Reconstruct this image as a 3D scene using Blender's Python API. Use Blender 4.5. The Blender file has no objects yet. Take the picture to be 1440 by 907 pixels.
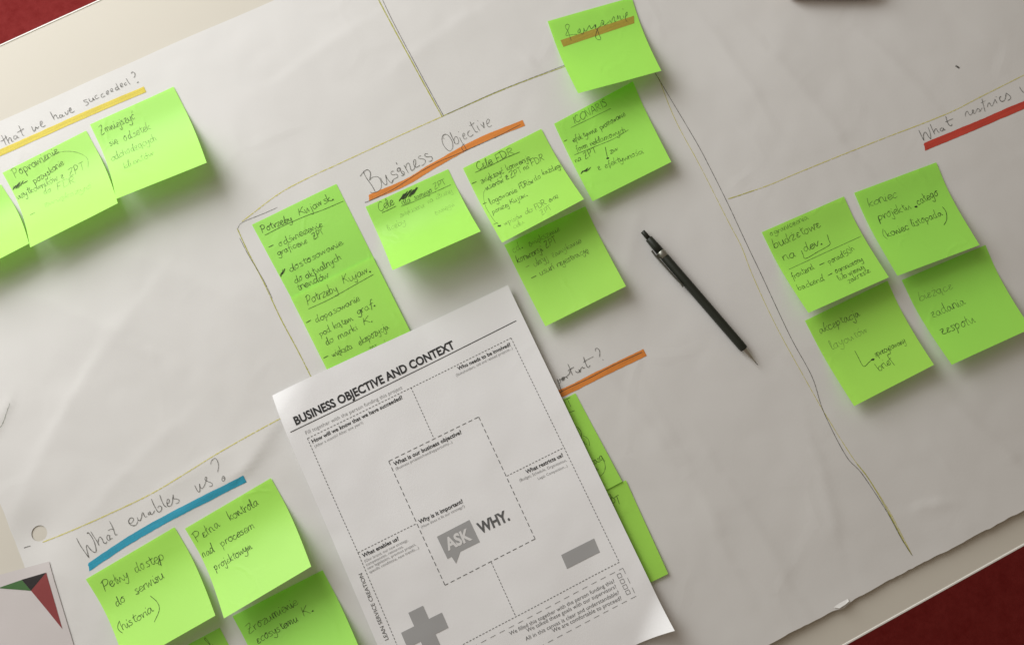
import bpy, bmesh, math, random
import numpy as np
from mathutils import Vector, Matrix, noise

random.seed(7)
SC = bpy.context.scene
COL = SC.collection

# ------------------------------------------------------------------ camera
PW, PH, FPX = 1440.0, 907.0, 1142.2                 # photo size and focal length in its pixels
AX, AY, DIST = math.radians(8.58), math.radians(-0.315), 0.66798
RX = np.array([[1, 0, 0], [0, math.cos(AX), -math.sin(AX)], [0, math.sin(AX), math.cos(AX)]])
RY = np.array([[math.cos(AY), 0, math.sin(AY)], [0, 1, 0], [-math.sin(AY), 0, math.cos(AY)]])
ROT = RY @ RX
POS = ROT @ np.array([0, 0, DIST])
cam_data = bpy.data.cameras.new('camera')
cam_data.sensor_width = 36.0
cam_data.lens = 36.0 * FPX / PW
cam_data.clip_start, cam_data.clip_end = 0.02, 50
cam = bpy.data.objects.new('camera', cam_data)
COL.objects.link(cam)
M4 = Matrix.Identity(4)
for i in range(3):
    for j in range(3):
        M4[i][j] = ROT[i][j]
    M4[i][3] = POS[i]
cam.matrix_world = M4
SC.camera = cam

# ------------------------------------------------------------------ light
world = bpy.data.worlds.new('World')
SC.world = world
world.use_nodes = True
bg = world.node_tree.nodes['Background']
bg.inputs['Color'].default_value = (1.0, 0.81, 0.62, 1)
bg.inputs['Strength'].default_value = 0.195


def area(name, loc, target, sx, sy, power, col):
    d = bpy.data.lights.new(name, 'AREA')
    d.shape = 'RECTANGLE'
    d.size, d.size_y, d.energy, d.color = sx, sy, power, col
    o = bpy.data.objects.new(name, d)
    COL.objects.link(o)
    o.location = loc
    o.rotation_euler = (Vector(target) - Vector(loc)).to_track_quat('-Z', 'Y').to_euler()
    return o


area('window_light', (-0.93, 0.79, 0.67), (-0.1, 0, 0), 0.78, 0.78, 10.8, (0.985, 1.0, 1.0))
area('room_light', (-1.06, 0.60, 0.80), (0, 0, 0), 1.8, 1.4, 15.0, (0.985, 0.99, 0.985))
SC.view_settings.view_transform = 'Standard'
SC.view_settings.look = 'None'
SC.view_settings.exposure = 0.0
SC.view_settings.gamma = 1.0
SC.render.engine = 'CYCLES'
SC.cycles.max_bounces = 8


# ------------------------------------------------------------------ photo pixel <-> place
def unproj(px, py, z=0.0):
    d = ROT @ np.array([(px - PW / 2) / FPX, -(py - PH / 2) / FPX, -1.0])
    t = (z - POS[2]) / d[2]
    return POS + d * t


def proj(p):
    q = (np.asarray(p) - POS) @ ROT
    return np.array([PW / 2 + FPX * q[0] / -q[2], PH / 2 - FPX * q[1] / -q[2]])


# ------------------------------------------------------------------ materials
def new_mat(name):
    m = bpy.data.materials.new(name)
    m.use_nodes = True
    nt = m.node_tree
    return m, nt, nt.nodes['Principled BSDF'], nt.nodes['Material Output']


def paper_mat(name, col, rough=0.75, var=0.03, bump=0.15, scale=90, translucent=0.0, tcol=None, spec=0.25, fine=900):
    m, nt, b, out = new_mat(name)
    N, L = nt.nodes, nt.links
    tc = N.new('ShaderNodeTexCoord')
    n1 = N.new('ShaderNodeTexNoise')
    n1.inputs['Scale'].default_value = scale
    n1.inputs['Detail'].default_value = 5
    L.new(tc.outputs['Object'], n1.inputs['Vector'])
    mx = N.new('ShaderNodeMix')
    mx.data_type = 'RGBA'
    mx.inputs[6].default_value = tuple(c * (1 - var) for c in col) + (1,)
    mx.inputs[7].default_value = tuple(min(1, c * (1 + var)) for c in col) + (1,)
    L.new(n1.outputs['Fac'], mx.inputs[0])
    L.new(mx.outputs[2], b.inputs['Base Color'])
    b.inputs['Roughness'].default_value = rough
    b.inputs['Specular IOR Level'].default_value = spec
    n2 = N.new('ShaderNodeTexNoise')
    n2.inputs['Scale'].default_value = fine
    n2.inputs['Detail'].default_value = 3
    L.new(tc.outputs['Object'], n2.inputs['Vector'])
    bp = N.new('ShaderNodeBump')
    bp.inputs['Strength'].default_value = bump
    bp.inputs['Distance'].default_value = 0.0004
    L.new(n2.outputs['Fac'], bp.inputs['Height'])
    L.new(bp.outputs['Normal'], b.inputs['Normal'])
    if translucent:
        t = N.new('ShaderNodeBsdfTranslucent')
        t.inputs['Color'].default_value = tuple(tcol or col) + (1,)
        s = N.new('ShaderNodeMixShader')
        s.inputs[0].default_value = translucent
        L.new(b.outputs[0], s.inputs[1])
        L.new(t.outputs[0], s.inputs[2])
        L.new(s.outputs[0], out.inputs['Surface'])
    return m


def ink_mat(name, col, alpha=1.0, rough=0.6, grain=0.0):
    m, nt, b, out = new_mat(name)
    N, L = nt.nodes, nt.links
    b.inputs['Base Color'].default_value = tuple(col) + (1,)
    b.inputs['Roughness'].default_value = rough
    b.inputs['Specular IOR Level'].default_value = 0.2
    if alpha < 1 or grain:
        tc = N.new('ShaderNodeTexCoord')
        n = N.new('ShaderNodeTexNoise')
        n.inputs['Scale'].default_value = 700
        n.inputs['Detail'].default_value = 2
        L.new(tc.outputs['Object'], n.inputs['Vector'])
        r = N.new('ShaderNodeMapRange')
        r.inputs['From Min'].default_value = 0.3
        r.inputs['From Max'].default_value = 0.7
        r.inputs['To Min'].default_value = max(0, alpha - grain)
        r.inputs['To Max'].default_value = min(1, alpha + grain)
        L.new(n.outputs['Fac'], r.inputs['Value'])
        L.new(r.outputs['Result'], b.inputs['Alpha'])
    return m


def plain_mat(name, col, rough=0.5, metal=0.0, spec=0.5):
    m, nt, b, out = new_mat(name)
    N, L = nt.nodes, nt.links
    tc = N.new('ShaderNodeTexCoord')
    n = N.new('ShaderNodeTexNoise')
    n.inputs['Scale'].default_value = 400
    L.new(tc.outputs['Object'], n.inputs['Vector'])
    mx = N.new('ShaderNodeMix')
    mx.data_type = 'RGBA'
    mx.inputs[6].default_value = tuple(c * 0.9 for c in col) + (1,)
    mx.inputs[7].default_value = tuple(min(1, c * 1.1) for c in col) + (1,)
    L.new(n.outputs['Fac'], mx.inputs[0])
    L.new(mx.outputs[2], b.inputs['Base Color'])
    b.inputs['Roughness'].default_value = rough
    b.inputs['Metallic'].default_value = metal
    b.inputs['Specular IOR Level'].default_value = spec
    return m


def crease_bump(m, scale, strength):
    """Thin, patchy fold lines pressed into a sheet (procedural bump)."""
    nt = m.node_tree
    N, L = nt.nodes, nt.links
    b = N['Principled BSDF']
    tc = N.new('ShaderNodeTexCoord')
    wn = N.new('ShaderNodeTexNoise')
    wn.inputs['Scale'].default_value = scale * 0.7
    wn.inputs['Detail'].default_value = 3
    L.new(tc.outputs['Object'], wn.inputs['Vector'])
    ad = N.new('ShaderNodeMixRGB')
    ad.blend_type = 'ADD'
    ad.inputs[0].default_value = 0.06
    L.new(tc.outputs['Object'], ad.inputs[1])
    L.new(wn.outputs['Color'], ad.inputs[2])
    vo = N.new('ShaderNodeTexVoronoi')
    vo.feature = 'DISTANCE_TO_EDGE'
    vo.inputs['Scale'].default_value = scale
    L.new(ad.outputs[0], vo.inputs['Vector'])
    mr = N.new('ShaderNodeMapRange')
    mr.inputs['From Max'].default_value = 0.09
    mr.inputs['To Min'].default_value = 1
    mr.inputs['To Max'].default_value = 0
    L.new(vo.outputs['Distance'], mr.inputs['Value'])
    mk = N.new('ShaderNodeTexNoise')
    mk.inputs['Scale'].default_value = scale * 0.9
    L.new(tc.outputs['Object'], mk.inputs['Vector'])
    mm = N.new('ShaderNodeMapRange')
    mm.inputs['From Min'].default_value = 0.48
    mm.inputs['From Max'].default_value = 0.68
    L.new(mk.outputs['Fac'], mm.inputs['Value'])
    mu = N.new('ShaderNodeMath')
    mu.operation = 'MULTIPLY'
    L.new(mr.outputs['Result'], mu.inputs[0])
    L.new(mm.outputs['Result'], mu.inputs[1])
    bp = N.new('ShaderNodeBump')
    bp.inputs['Strength'].default_value = strength
    bp.inputs['Distance'].default_value = 0.0015
    L.new(mu.outputs[0], bp.inputs['Height'])
    old = b.inputs['Normal'].links[0].from_socket
    L.new(old, bp.inputs['Normal'])
    L.new(bp.outputs['Normal'], b.inputs['Normal'])


def streaks(m, ang=27.0, amt=0.11):
    """Felt-tip streaks that run along the stroke."""
    nt = m.node_tree
    N, L = nt.nodes, nt.links
    b = N['Principled BSDF']
    col = tuple(b.inputs['Base Color'].default_value)
    tc = N.new('ShaderNodeTexCoord')
    mp = N.new('ShaderNodeMapping')
    mp.inputs['Rotation'].default_value = (0, 0, math.radians(-ang))
    mp2 = N.new('ShaderNodeMapping')
    mp2.inputs['Scale'].default_value = (35, 700, 1)
    L.new(tc.outputs['Object'], mp.inputs['Vector'])
    L.new(mp.outputs['Vector'], mp2.inputs['Vector'])
    n = N.new('ShaderNodeTexNoise')
    n.inputs['Scale'].default_value = 1.0
    n.inputs['Detail'].default_value = 3
    L.new(mp2.outputs['Vector'], n.inputs['Vector'])
    mr = N.new('ShaderNodeMapRange')
    mr.inputs['From Min'].default_value = 0.3
    mr.inputs['From Max'].default_value = 0.7
    L.new(n.outputs['Fac'], mr.inputs['Value'])
    mx = N.new('ShaderNodeMix')
    mx.data_type = 'RGBA'
    mx.inputs[6].default_value = tuple(c * (1 - amt) for c in col[:3]) + (1,)
    mx.inputs[7].default_value = tuple(min(1, c * (1 + amt)) for c in col[:3]) + (1,)
    L.new(mr.outputs['Result'], mx.inputs[0])
    L.new(mx.outputs[2], b.inputs['Base Color'])


def vary(m, dh, dv):
    """A small difference of tint from one object to the next."""
    nt = m.node_tree
    N, L = nt.nodes, nt.links
    b = N['Principled BSDF']
    oi = N.new('ShaderNodeObjectInfo')
    hs = N.new('ShaderNodeHueSaturation')
    for inp, d, mid in (('Hue', dh, 0.5), ('Value', dv, 0.985)):
        mr = N.new('ShaderNodeMapRange')
        mr.inputs['To Min'].default_value = mid - d
        mr.inputs['To Max'].default_value = mid + d
        L.new(oi.outputs['Random'], mr.inputs['Value'])
        L.new(mr.outputs['Result'], hs.inputs[inp])
    L.new(b.inputs['Base Color'].links[0].from_socket, hs.inputs['Color'])
    L.new(hs.outputs['Color'], b.inputs['Base Color'])


MAT_NOTE = paper_mat('green_note_paper', (0.485, 0.975, 0.14), 0.46, 0.03, 0.10, 30, 0.22, (0.38, 0.90, 0.07), 0.5)
MAT_FLIP = paper_mat('flipchart_paper', (0.73, 0.72, 0.70), 0.7, 0.02, 0.08, 25, spec=0.2, fine=500)
MAT_SHEET = paper_mat('copy_paper', (0.87, 0.868, 0.872), 0.6, 0.01, 0.12, 40, spec=0.3)
MAT_CARD = paper_mat('leaflet_paper', (0.64, 0.60, 0.59), 0.5, 0.01, 0.1, 40, spec=0.3)
MAT_TABLE = paper_mat('table_laminate', (0.665, 0.63, 0.55), 0.75, 0.015, 0.03, 14, spec=0.08)
MAT_BAND = plain_mat('table_edge_plastic', (0.82, 0.80, 0.75), 0.4)
MAT_LEG = plain_mat('grey_steel', (0.4, 0.4, 0.4), 0.4, 0.8)
INK = ink_mat('dark_ink', (0.045, 0.06, 0.03), 0.76, grain=0.22)
INK_SOFT = ink_mat('soft_pencil', (0.05, 0.06, 0.045), 0.62, grain=0.25)
INK_GLARE_SHADE = ink_mat('glare_shade_pencil', (0.10, 0.14, 0.07), 0.42, grain=0.22)  # glare on the writing painted as paler ink; also draws a slit's shade
INK_GLARE = ink_mat('painted_glare_pencil', (0.16, 0.24, 0.08), 0.26, grain=0.15)  # strongest glare on the graphite, painted in as pale see-through ink
GRAPHITE = ink_mat('graphite', (0.09, 0.085, 0.075), 0.72, grain=0.25)
PRINT = ink_mat('black_toner', (0.042, 0.042, 0.043))
PRINT_GREY = ink_mat('grey_toner', (0.39, 0.39, 0.39))
PRINT_MID = ink_mat('dark_grey_toner', (0.135, 0.135, 0.135))
PRINT_LIGHT = ink_mat('light_grey_toner', (0.34, 0.34, 0.34))
PRINT_WHITE = ink_mat('unprinted_paper', (0.78, 0.775, 0.77))
YELLOW = ink_mat('yellow_highlighter', (0.80, 0.66, 0.10), 0.88, grain=0.08)
ORANGE = ink_mat('orange_marker', (0.78, 0.27, 0.055), 0.93, grain=0.07)
RED = ink_mat('red_marker', (0.60, 0.075, 0.05), 0.95, grain=0.05)
BLUE = ink_mat('blue_marker', (0.04, 0.36, 0.52), 0.92, grain=0.08)
BROWN = ink_mat('brown_marker', (0.41, 0.315, 0.05), 0.93, grain=0.07)
LIME = ink_mat('yellow_green_pen', (0.50, 0.50, 0.06), 0.62, grain=0.35)
LIME_PALE = ink_mat('pale_yellow_pen', (0.72, 0.66, 0.17), 0.55, grain=0.35)
crease_bump(MAT_FLIP, 13, 0.11)
crease_bump(MAT_SHEET, 16, 0.05)
crease_bump(MAT_NOTE, 28, 0.10)
vary(MAT_NOTE, 0.006, 0.015)
for _m in (YELLOW, ORANGE, RED, BLUE, BROWN):
    streaks(_m)
LOGO_GREEN = ink_mat('logo_green', (0.075, 0.17, 0.06))
LOGO_BLACK = ink_mat('logo_black', (0.035, 0.03, 0.03))
LOGO_RED = ink_mat('logo_red', (0.27, 0.06, 0.06))


def carpet_mat():
    m, nt, b, out = new_mat('red_carpet')
    N, L = nt.nodes, nt.links
    tc = N.new('ShaderNodeTexCoord')
    n = N.new('ShaderNodeTexNoise')
    n.inputs['Scale'].default_value = 60
    n.inputs['Detail'].default_value = 8
    n.inputs['Roughness'].default_value = 0.7
    L.new(tc.outputs['Object'], n.inputs['Vector'])
    r = N.new('ShaderNodeValToRGB')
    r.color_ramp.elements[0].position = 0.3
    r.color_ramp.elements[0].color = (0.265, 0.026, 0.026, 1)
    r.color_ramp.elements[1].position = 0.75
    r.color_ramp.elements[1].color = (0.36, 0.048, 0.047, 1)
    L.new(n.outputs['Fac'], r.inputs['Fac'])
    L.new(r.outputs['Color'], b.inputs['Base Color'])
    b.inputs['Roughness'].default_value = 0.95
    b.inputs['Specular IOR Level'].default_value = 0.1
    bp = N.new('ShaderNodeBump')
    bp.inputs['Strength'].default_value = 0.5
    bp.inputs['Distance'].default_value = 0.005
    L.new(n.outputs['Fac'], bp.inputs['Height'])
    L.new(bp.outputs['Normal'], b.inputs['Normal'])
    return m


MAT_CARPET = carpet_mat()


# ------------------------------------------------------------------ object helpers
def mesh_obj(name, verts, faces, mat, parent=None, smooth=False):
    me = bpy.data.meshes.new(name)
    me.from_pydata([tuple(map(float, v)) for v in verts], [], [tuple(int(i) for i in f) for f in faces])
    me.materials.append(mat)
    if smooth:
        me.polygons.foreach_set('use_smooth', [True] * len(me.polygons))
    me.update()
    o = bpy.data.objects.new(name, me)
    COL.objects.link(o)
    if parent is not None:
        o.parent = parent
        o.matrix_parent_inverse = Matrix.Translation(-Vector(parent.location))
    return o


def bm_obj(name, bm, mat, parent=None, smooth=False):
    me = bpy.data.meshes.new(name)
    bm.normal_update()
    bm.to_mesh(me)
    bm.free()
    me.materials.append(mat)
    if smooth:
        me.polygons.foreach_set('use_smooth', [True] * len(me.polygons))
    o = bpy.data.objects.new(name, me)
    COL.objects.link(o)
    if parent is not None:
        o.parent = parent
        o.matrix_parent_inverse = Matrix.Translation(-Vector(parent.location))
    return o


def thing(name, loc, label, cat, group=None):
    o = bpy.data.objects.new(name, None)
    o.empty_display_size = 0.01
    COL.objects.link(o)
    o.location = tuple(map(float, loc))
    o['label'] = label
    o['category'] = cat
    if group:
        o['group'] = group
    return o


# ------------------------------------------------------------------ the lie of the flipchart paper
def seg_dist(p, a, b):
    ab = b - a
    t = max(0.0, min(1.0, float(np.dot(p - a, ab) / np.dot(ab, ab))))
    d = p - (a + ab * t)
    side = ab[0] * (p[1] - a[1]) - ab[1] * (p[0] - a[0])
    return math.hypot(d[0], d[1]), (1 if side > 0 else -1)


TABLE_Z = -0.0024
CREASES = []
for (x0, y0, x1, y1, amp, w) in [
        (14, 567, -6, 607, 0.0011, 0.006), (392, 594, 346, 660, 0.0011, 0.016), (346, 660, 225, 742, 0.0009, 0.014), (225, 690, 305, 640, 0.0006, 0.012),
        (20, 720, 100, 560, 0.0009, 0.03), (100, 560, 190, 430, 0.0007, 0.03), (150, 690, 240, 600, 0.0006, 0.02),
        (560, 90, 660, 20, 0.0006, 0.02), (742, 82, 750, 90, 0.0008, 0.006), (1000, 40, 1060, 130, 0.0007, 0.02),
        (1090, 80, 1180, 190, 0.0008, 0.03), (1230, 60, 1300, 130, 0.0006, 0.02), (1150, 640, 1175, 740, 0.0009, 0.018),
        (1290, 712, 1325, 705, 0.0007, 0.006), (960, 640, 1010, 740, 0.0007, 0.03), (1040, 700, 1100, 800, 0.0008, 0.03),
        (200, 360, 330, 420, 0.0008, 0.04), (60, 420, 170, 470, 0.0008, 0.03), (850, 520, 930, 620, 0.0006, 0.02),
        (900, 300, 870, 420, 0.0006, 0.02), (1330, 560, 1420, 640, 0.0009, 0.03), (420, 90, 510, 30, 0.0006, 0.02)]:
    CREASES.append((unproj(x0, y0)[:2], unproj(x1, y1)[:2], amp, w))
FA = unproj(0, 170)[:2]
FB = unproj(360, 11.6)[:2]
FC = unproj(1086, 902)[:2]
E1 = (FB - FA) / np.linalg.norm(FB - FA)
E2 = np.array([E1[1], -E1[0]])                      # across the paper, towards the torn edge
FW = float(np.dot(FC - FA, E2))
FL = float(np.dot(unproj(10, 733)[:2] - FA, E1))    # where its left end lies along E1


HOLE = unproj(53.5, 750)[:2]


def zraw(x, y):
    p = np.array([x, y])
    z = 0.0020 * noise.noise(Vector((x * 6.0, y * 6.0, 3.1)))
    z += 0.0011 * noise.noise(Vector((x * 15.0 + 9, y * 15.0, 1.7)))
    q = noise.noise(Vector((x * 28.0, y * 28.0, 7.3)))
    z += 0.00042 * abs(q) + 0.00012 * noise.noise(Vector((x * 70, y * 70, 2)))
    for a, b, amp, w in CREASES:
        if abs(p[0] - (a[0] + b[0]) / 2) > 0.16 or abs(p[1] - (a[1] + b[1]) / 2) > 0.16:
            continue
        d, s = seg_dist(p, a, b)
        if d < 4 * w:
            z += 1.15 * amp * math.exp(-d / (w * (0.3 if s > 0 else 1.0)))
    e = FW - float(np.dot(p - FA, E2))              # the torn edge stands up off the table a little
    if e < 0.06:
        k = 1 - max(e, 0) / 0.06
        z += 0.0016 * k * k
    hd = math.hypot(x - HOLE[0], y - HOLE[1])
    d = z + 0.0011                                  # it cannot sink into the table
    z = (d + math.sqrt(d * d + 1e-6)) / 2 - 0.0011
    k = math.exp(-(hd / 0.022) ** 2)
    return z * (1 - k) - 0.0020 * k


# heights are kept on the paper's own grid, so that everything on it follows its facets
DS, LEN, SPAN0, TSPAN = 0.0035, 1.12, 12, 12
NS, NT = int(LEN / DS), int(FW / DS)
DT = FW / NT
ZG = np.empty((NS + 2 * SPAN0 + 1, NT + 2 * TSPAN + 1))
for _i in range(ZG.shape[0]):
    for _j in range(ZG.shape[1]):
        _p = FA + E1 * (FL + (_i - SPAN0) * DS) + E2 * ((_j - TSPAN) * DT)
        ZG[_i, _j] = zraw(float(_p[0]), float(_p[1]))


def zp(x, y):
    px, py = x - FA[0], y - FA[1]
    a = (px * E1[0] + py * E1[1] - FL) / DS + SPAN0
    b = (px * E2[0] + py * E2[1]) / DT + TSPAN
    a = min(max(a, 0), ZG.shape[0] - 1.001)
    b = min(max(b, 0), ZG.shape[1] - 1.001)
    i, j = int(a), int(b)
    a -= i
    b -= j
    return float((ZG[i, j] * (1 - b) + ZG[i, j + 1] * b) * (1 - a) + (ZG[i + 1, j] * (1 - b) + ZG[i + 1, j + 1] * b) * a)


# ------------------------------------------------------------------ sheets of paper as surfaces
class Surf:
    """A four-cornered sheet: u runs along its top edge, v down from it, both in metres."""

    def __init__(self, corners, W, L, z0, phiL=0.0, phiR=0.0, flat=0.18, extra=None):
        self.W, self.L, self.z0, self.flat, self.extra = W, L, z0, flat, extra
        self.pL, self.pR = math.radians(phiL) + 1e-4, math.radians(phiR) + 1e-4
        self.table()
        hl, hr = self.arc(1, 0.0)[1], self.arc(1, 1.0)[1]
        A, B, C, D = corners
        g = lambda c, h: unproj(c[0], c[1], z0 + h)[:2]
        self.A, self.B, self.C, self.D = g(A, 0), g(B, 0), g(C, hr), g(D, hl)

    NP, NTB = 5, 48

    def table(self):
        """Side view of the curl: flat along the glue strip, a bend below it, straighter towards the free end."""
        self.tx, self.tz = np.zeros((self.NP, self.NTB + 1)), np.zeros((self.NP, self.NTB + 1))
        for k in range(self.NP):
            phi = self.pL + (self.pR - self.pL) * k / (self.NP - 1)
            for i in range(1, self.NTB + 1):
                t = (i - 0.5) / self.NTB
                q = max(0.0, (t - self.flat) / (1 - self.flat))
                th = phi * (1 - (1 - q) ** 2.2)
                self.tx[k, i] = self.tx[k, i - 1] + math.cos(th) / self.NTB
                self.tz[k, i] = self.tz[k, i - 1] + math.sin(th) / self.NTB
            self.tx[k] /= self.tx[k, -1]
            self.tz[k] *= self.L

    def arc(self, t, s):
        a = min(max(s, 0.0), 1.0) * (self.NP - 1)
        k = min(int(a), self.NP - 2)
        a -= k
        b = min(max(t, 0.0), 1.0) * self.NTB
        i = min(int(b), self.NTB - 1)
        b -= i
        out = []
        for T in (self.tx, self.tz):
            lo = T[k, i] * (1 - a) + T[k + 1, i] * a
            hi = T[k, i + 1] * (1 - a) + T[k + 1, i + 1] * a
            out.append(lo + (hi - lo) * b)
        if t < 0 or t > 1:
            out[0] += t - min(max(t, 0.0), 1.0)
        return out

    def P(self, u, v, off=0.0):
        s, t = u / self.W, v / self.L
        tau, z = self.arc(t, s)
        top = self.A * (1 - s) + self.B * s
        bot = self.D * (1 - s) + self.C * s
        p = top * (1 - tau) + bot * tau
        z = z + self.z0 + zp(p[0], p[1]) + off
        if self.extra:
            z += self.extra(u, v)
        return np.array([p[0], p[1], z])

    def inv(self, px, py):
        u, v = self.W / 2, self.L / 2
        tgt = np.array([px, py])
        h = 1e-5
        for _ in range(12):
            f = proj(self.P(u, v)) - tgt
            if abs(f[0]) + abs(f[1]) < 0.02:
                break
            J = np.stack([(proj(self.P(u + h, v)) - tgt - f) / h, (proj(self.P(u, v + h)) - tgt - f) / h], 1)
            d = np.linalg.solve(J, -f)
            u += float(d[0])
            v += float(d[1])
        return u, v

    def sheet(self, name, nu, nv, mat, parent):
        V, Fc = [], []
        for j in range(nv + 1):
            for i in range(nu + 1):
                V.append(self.P(self.W * i / nu, self.L * j / nv))
        for j in range(nv):
            for i in range(nu):
                a = j * (nu + 1) + i
                Fc.append((a, a + nu + 1, a + nu + 2, a + 1))
        return mesh_obj(name, V, Fc, mat, parent, True)


class Flat(Surf):
    """The flipchart itself: u, v are plain table coordinates (v downwards)."""
    W = L = 0.0

    def __init__(self):
        pass

    def P(self, u, v, off=0.0):
        return np.array([u, -v, zp(u, -v) + off])


# ------------------------------------------------------------------ pen strokes
def smooth_line(pts, n=5):
    pts = [np.array(p, float) for p in pts]
    if len(pts) < 3:
        return pts
    out = []
    P = [2 * pts[0] - pts[1]] + pts + [2 * pts[-1] - pts[-2]]
    for i in range(1, len(P) - 2):
        a, b, c, d = P[i - 1:i + 3]
        for k in range(n):
            t = k / n
            out.append(0.5 * ((2 * b) + (c - a) * t + (2 * a - 5 * b + 4 * c - d) * t * t + (3 * b - 3 * c + d - a) * t ** 3))
    out.append(pts[-1])
    return out


class Ink:
    def __init__(self, surf, off=0.00022):
        self.s, self.off, self.V, self.F, self.k = surf, off, [], [], 0

    def line(self, pts, w, taper=True, wob=0.15, clip=True):
        """pts: (u, v) on the sheet, w: width in metres"""
        pts = [np.array(p, float) for p in pts]
        pts = [p for i, p in enumerate(pts) if i == 0 or np.linalg.norm(p - pts[i - 1]) > 1e-7]
        if len(pts) < 2:
            return
        q = [pts[0]]
        for a, b in zip(pts, pts[1:]):
            m = max(1, int(np.linalg.norm(b - a) / 0.0015))
            q += [a + (b - a) * (t + 1) / m for t in range(m)]
        pts = q
        if clip and self.s.W:
            e = 0.0004
            pts = [p for p in pts if e < p[0] < self.s.W - e and e < p[1] < self.s.L - e]
        n = len(pts)
        if n < 2:
            return
        self.k += 1
        off = self.off + 0.000003 * (self.k % 12)
        base = len(self.V)
        for i, p in enumerate(pts):
            d = pts[min(i + 1, n - 1)] - pts[max(i - 1, 0)]
            L = np.linalg.norm(d) or 1
            nrm = np.array([-d[1], d[0]]) / L
            ww = w * (1 + wob * (random.random() * 2 - 1))
            if taper and (i == 0 or i == n - 1):
                ww *= 0.75
            a, b = p + nrm * ww / 2, p - nrm * ww / 2
            self.V.append(self.s.P(a[0], a[1], off))
            self.V.append(self.s.P(b[0], b[1], off))
        for i in range(n - 1):
            q = base + 2 * i
            self.F.append((q, q + 1, q + 3, q + 2))

    def poly(self, pts):
        base = len(self.V)
        for p in pts:
            self.V.append(self.s.P(p[0], p[1], self.off))
        self.F.append(tuple(range(base, base + len(pts))))

    def build(self, name, mat, parent, label=None):
        if not self.F:
            return None
        o = mesh_obj(name, self.V, self.F, mat, parent)
        if label:
            o['label'] = label
        return o


GLYPHS = {
    'a': (11, "8,9 5,10 1,7 1,3 4,0 7,3 8,9.5 8,3 10,0"), 'b': (10, "2,20 1,10 1,1 1,5 4,9.5 8,8 8,3 4,0 1,2"),
    'c': (9, "8,8 5,10 1,6 2,1 5,0 8,2"), 'd': (11, "8,8 4,10 1,5 3,0 7,3 8,10 9,20 8,8 9,0 11,1"),
    'e': (9, "0,4 7,6 7,9 4,10 1,6 2,1 5,0 9,3"), 'f': (7, "8,18 6,20 4,16 3,4 2,-7;0,9 7,10.5"),
    'g': (10, "8,9 4,10 1,6 3,1 7,4 8,9.5 8,-3 5,-9 0,-5"), 'h': (10, "2,20 1,10 1,0 1,5 4,10 7,8 7,2 9,0"),
    'i': (4, "1,10 1,2 3,0;1.6,14 2,15.5"), 'j': (5, "3,10 3,-5 1,-9 -3,-5;3.5,14 3.8,15.5"),
    'k': (9, "2,20 1,10 1,0;8,10 2,5 8,0"), 'l': (5, "1,4 3,14 3,20 1,17 1,3 3,0 5,1"), '\u0142': (6, "2,20 2,3 4,0;-1,9 5,13"),
    'm': (14, "1,10 1,0 1,6 4,10 6,8 6,0 6,6 9,10 11,8 11,2 13,0"), 'n': (10, "1,10 1,0 1,6 4,10 7,9 7,2 9,0"),
    'o': (10, "5,10 1,7 1,3 4,0 8,3 8,7 5,10 7,9 10,9"), 'p': (10, "1,10 1,0 0,-9 1,5 4,10 8,7 7,2 4,0 1,2"),
    'r': (7, "1,10 1,0 1,5 3,9 7,10"), 's': (8, "7,9 4,10 2,8 6,4 6,1 3,0 0,1"), 't': (7, "3.5,17 3,8 3,2 6,0;0,11 8,12"),
    'u': (11, "1,10 1,3 3,0 7,3 8,10 8,2 10,0"), 'v': (9, "0,10 3,0 7,8 9,10"), 'w': (12, "0,10 2,0 5,8 8,0 10,9 12,10"),
    'x': (9, "0,10 8,0;8,10 0,0"), 'y': (10, "1,10 2,4 5,2 8,10 7,-3 4,-9 -1,-6"), 'z': (9, "1,10 8,10 1,0 8,0.5"),
    'P': (12, "3,18 1,-1;0,16 6,19 11,15 8,9 2,8"), 'K': (13, "3,18 1,0;12,18 2,8 5,9 12,0"), 'Z': (13, "1,17 11,18 1,0 11,1;3,9 9,9"),
    'C': (12, "11,15 7,18 2,13 1,5 5,0 11,3"), 'F': (11, "2,18 1,0;1,18 11,19;1,9 8,10"), 'D': (13, "2,18 1,0;0,18 7,18 12,12 10,3 1,0"),
    'R': (13, "2,18 1,0;0,17 7,18 10,14 7,10 1,9;4,9 7,5 11,0"), 'I': (5, "2,18 2,0"), 'N': (14, "1,0 2,18 10,0 12,18"),
    'O': (15, "8,18 2,13 1,5 6,0 12,5 13,13 8,18"), 'A': (13, "0,0 6,18 11,0;2,6 10,7"), 'S': (11, "10,16 6,18 2,14 8,8 8,2 4,0 0,2"),
    'T': (13, "7,18 6,0;0,18 13,18"), 'W': (19, "0,19 5,0 9,14 13,0 18,18"), 'B': (12, "2,20 1,0;0,19 7,20 9,15 3,11 10,8 10,2 4,0 0,1"),
    'L': (10, "2,18 1,0 9,1"), '-': (11, "0,6 8,7"), '.': (6, "0.5,0 2.5,1.6 2.6,0 1,1.2"), ',': (5, "2,1 1,-3"), '?': (10, "1,15 4,19 8,17 7,11 4,7 4,5;4,0 4.6,0.8 5,0"),
    '(': (7, "6,21 1,12 1,3 5,-5"), ')': (8, "1,21 6,13 6,4 2,-5"), '5': (10, "9,17 3,17 2,10 7,10 8,4 4,0 0,2"), '0': (10, "5,17 1,11 2,2 6,0 9,7 7,16 5,17"),
    '[': (6, "4,18 1,18 1,-2 4,-2"), ']': (6, "1,18 4,18 4,-2 1,-2"), ' ': (8, ""),
}
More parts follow.
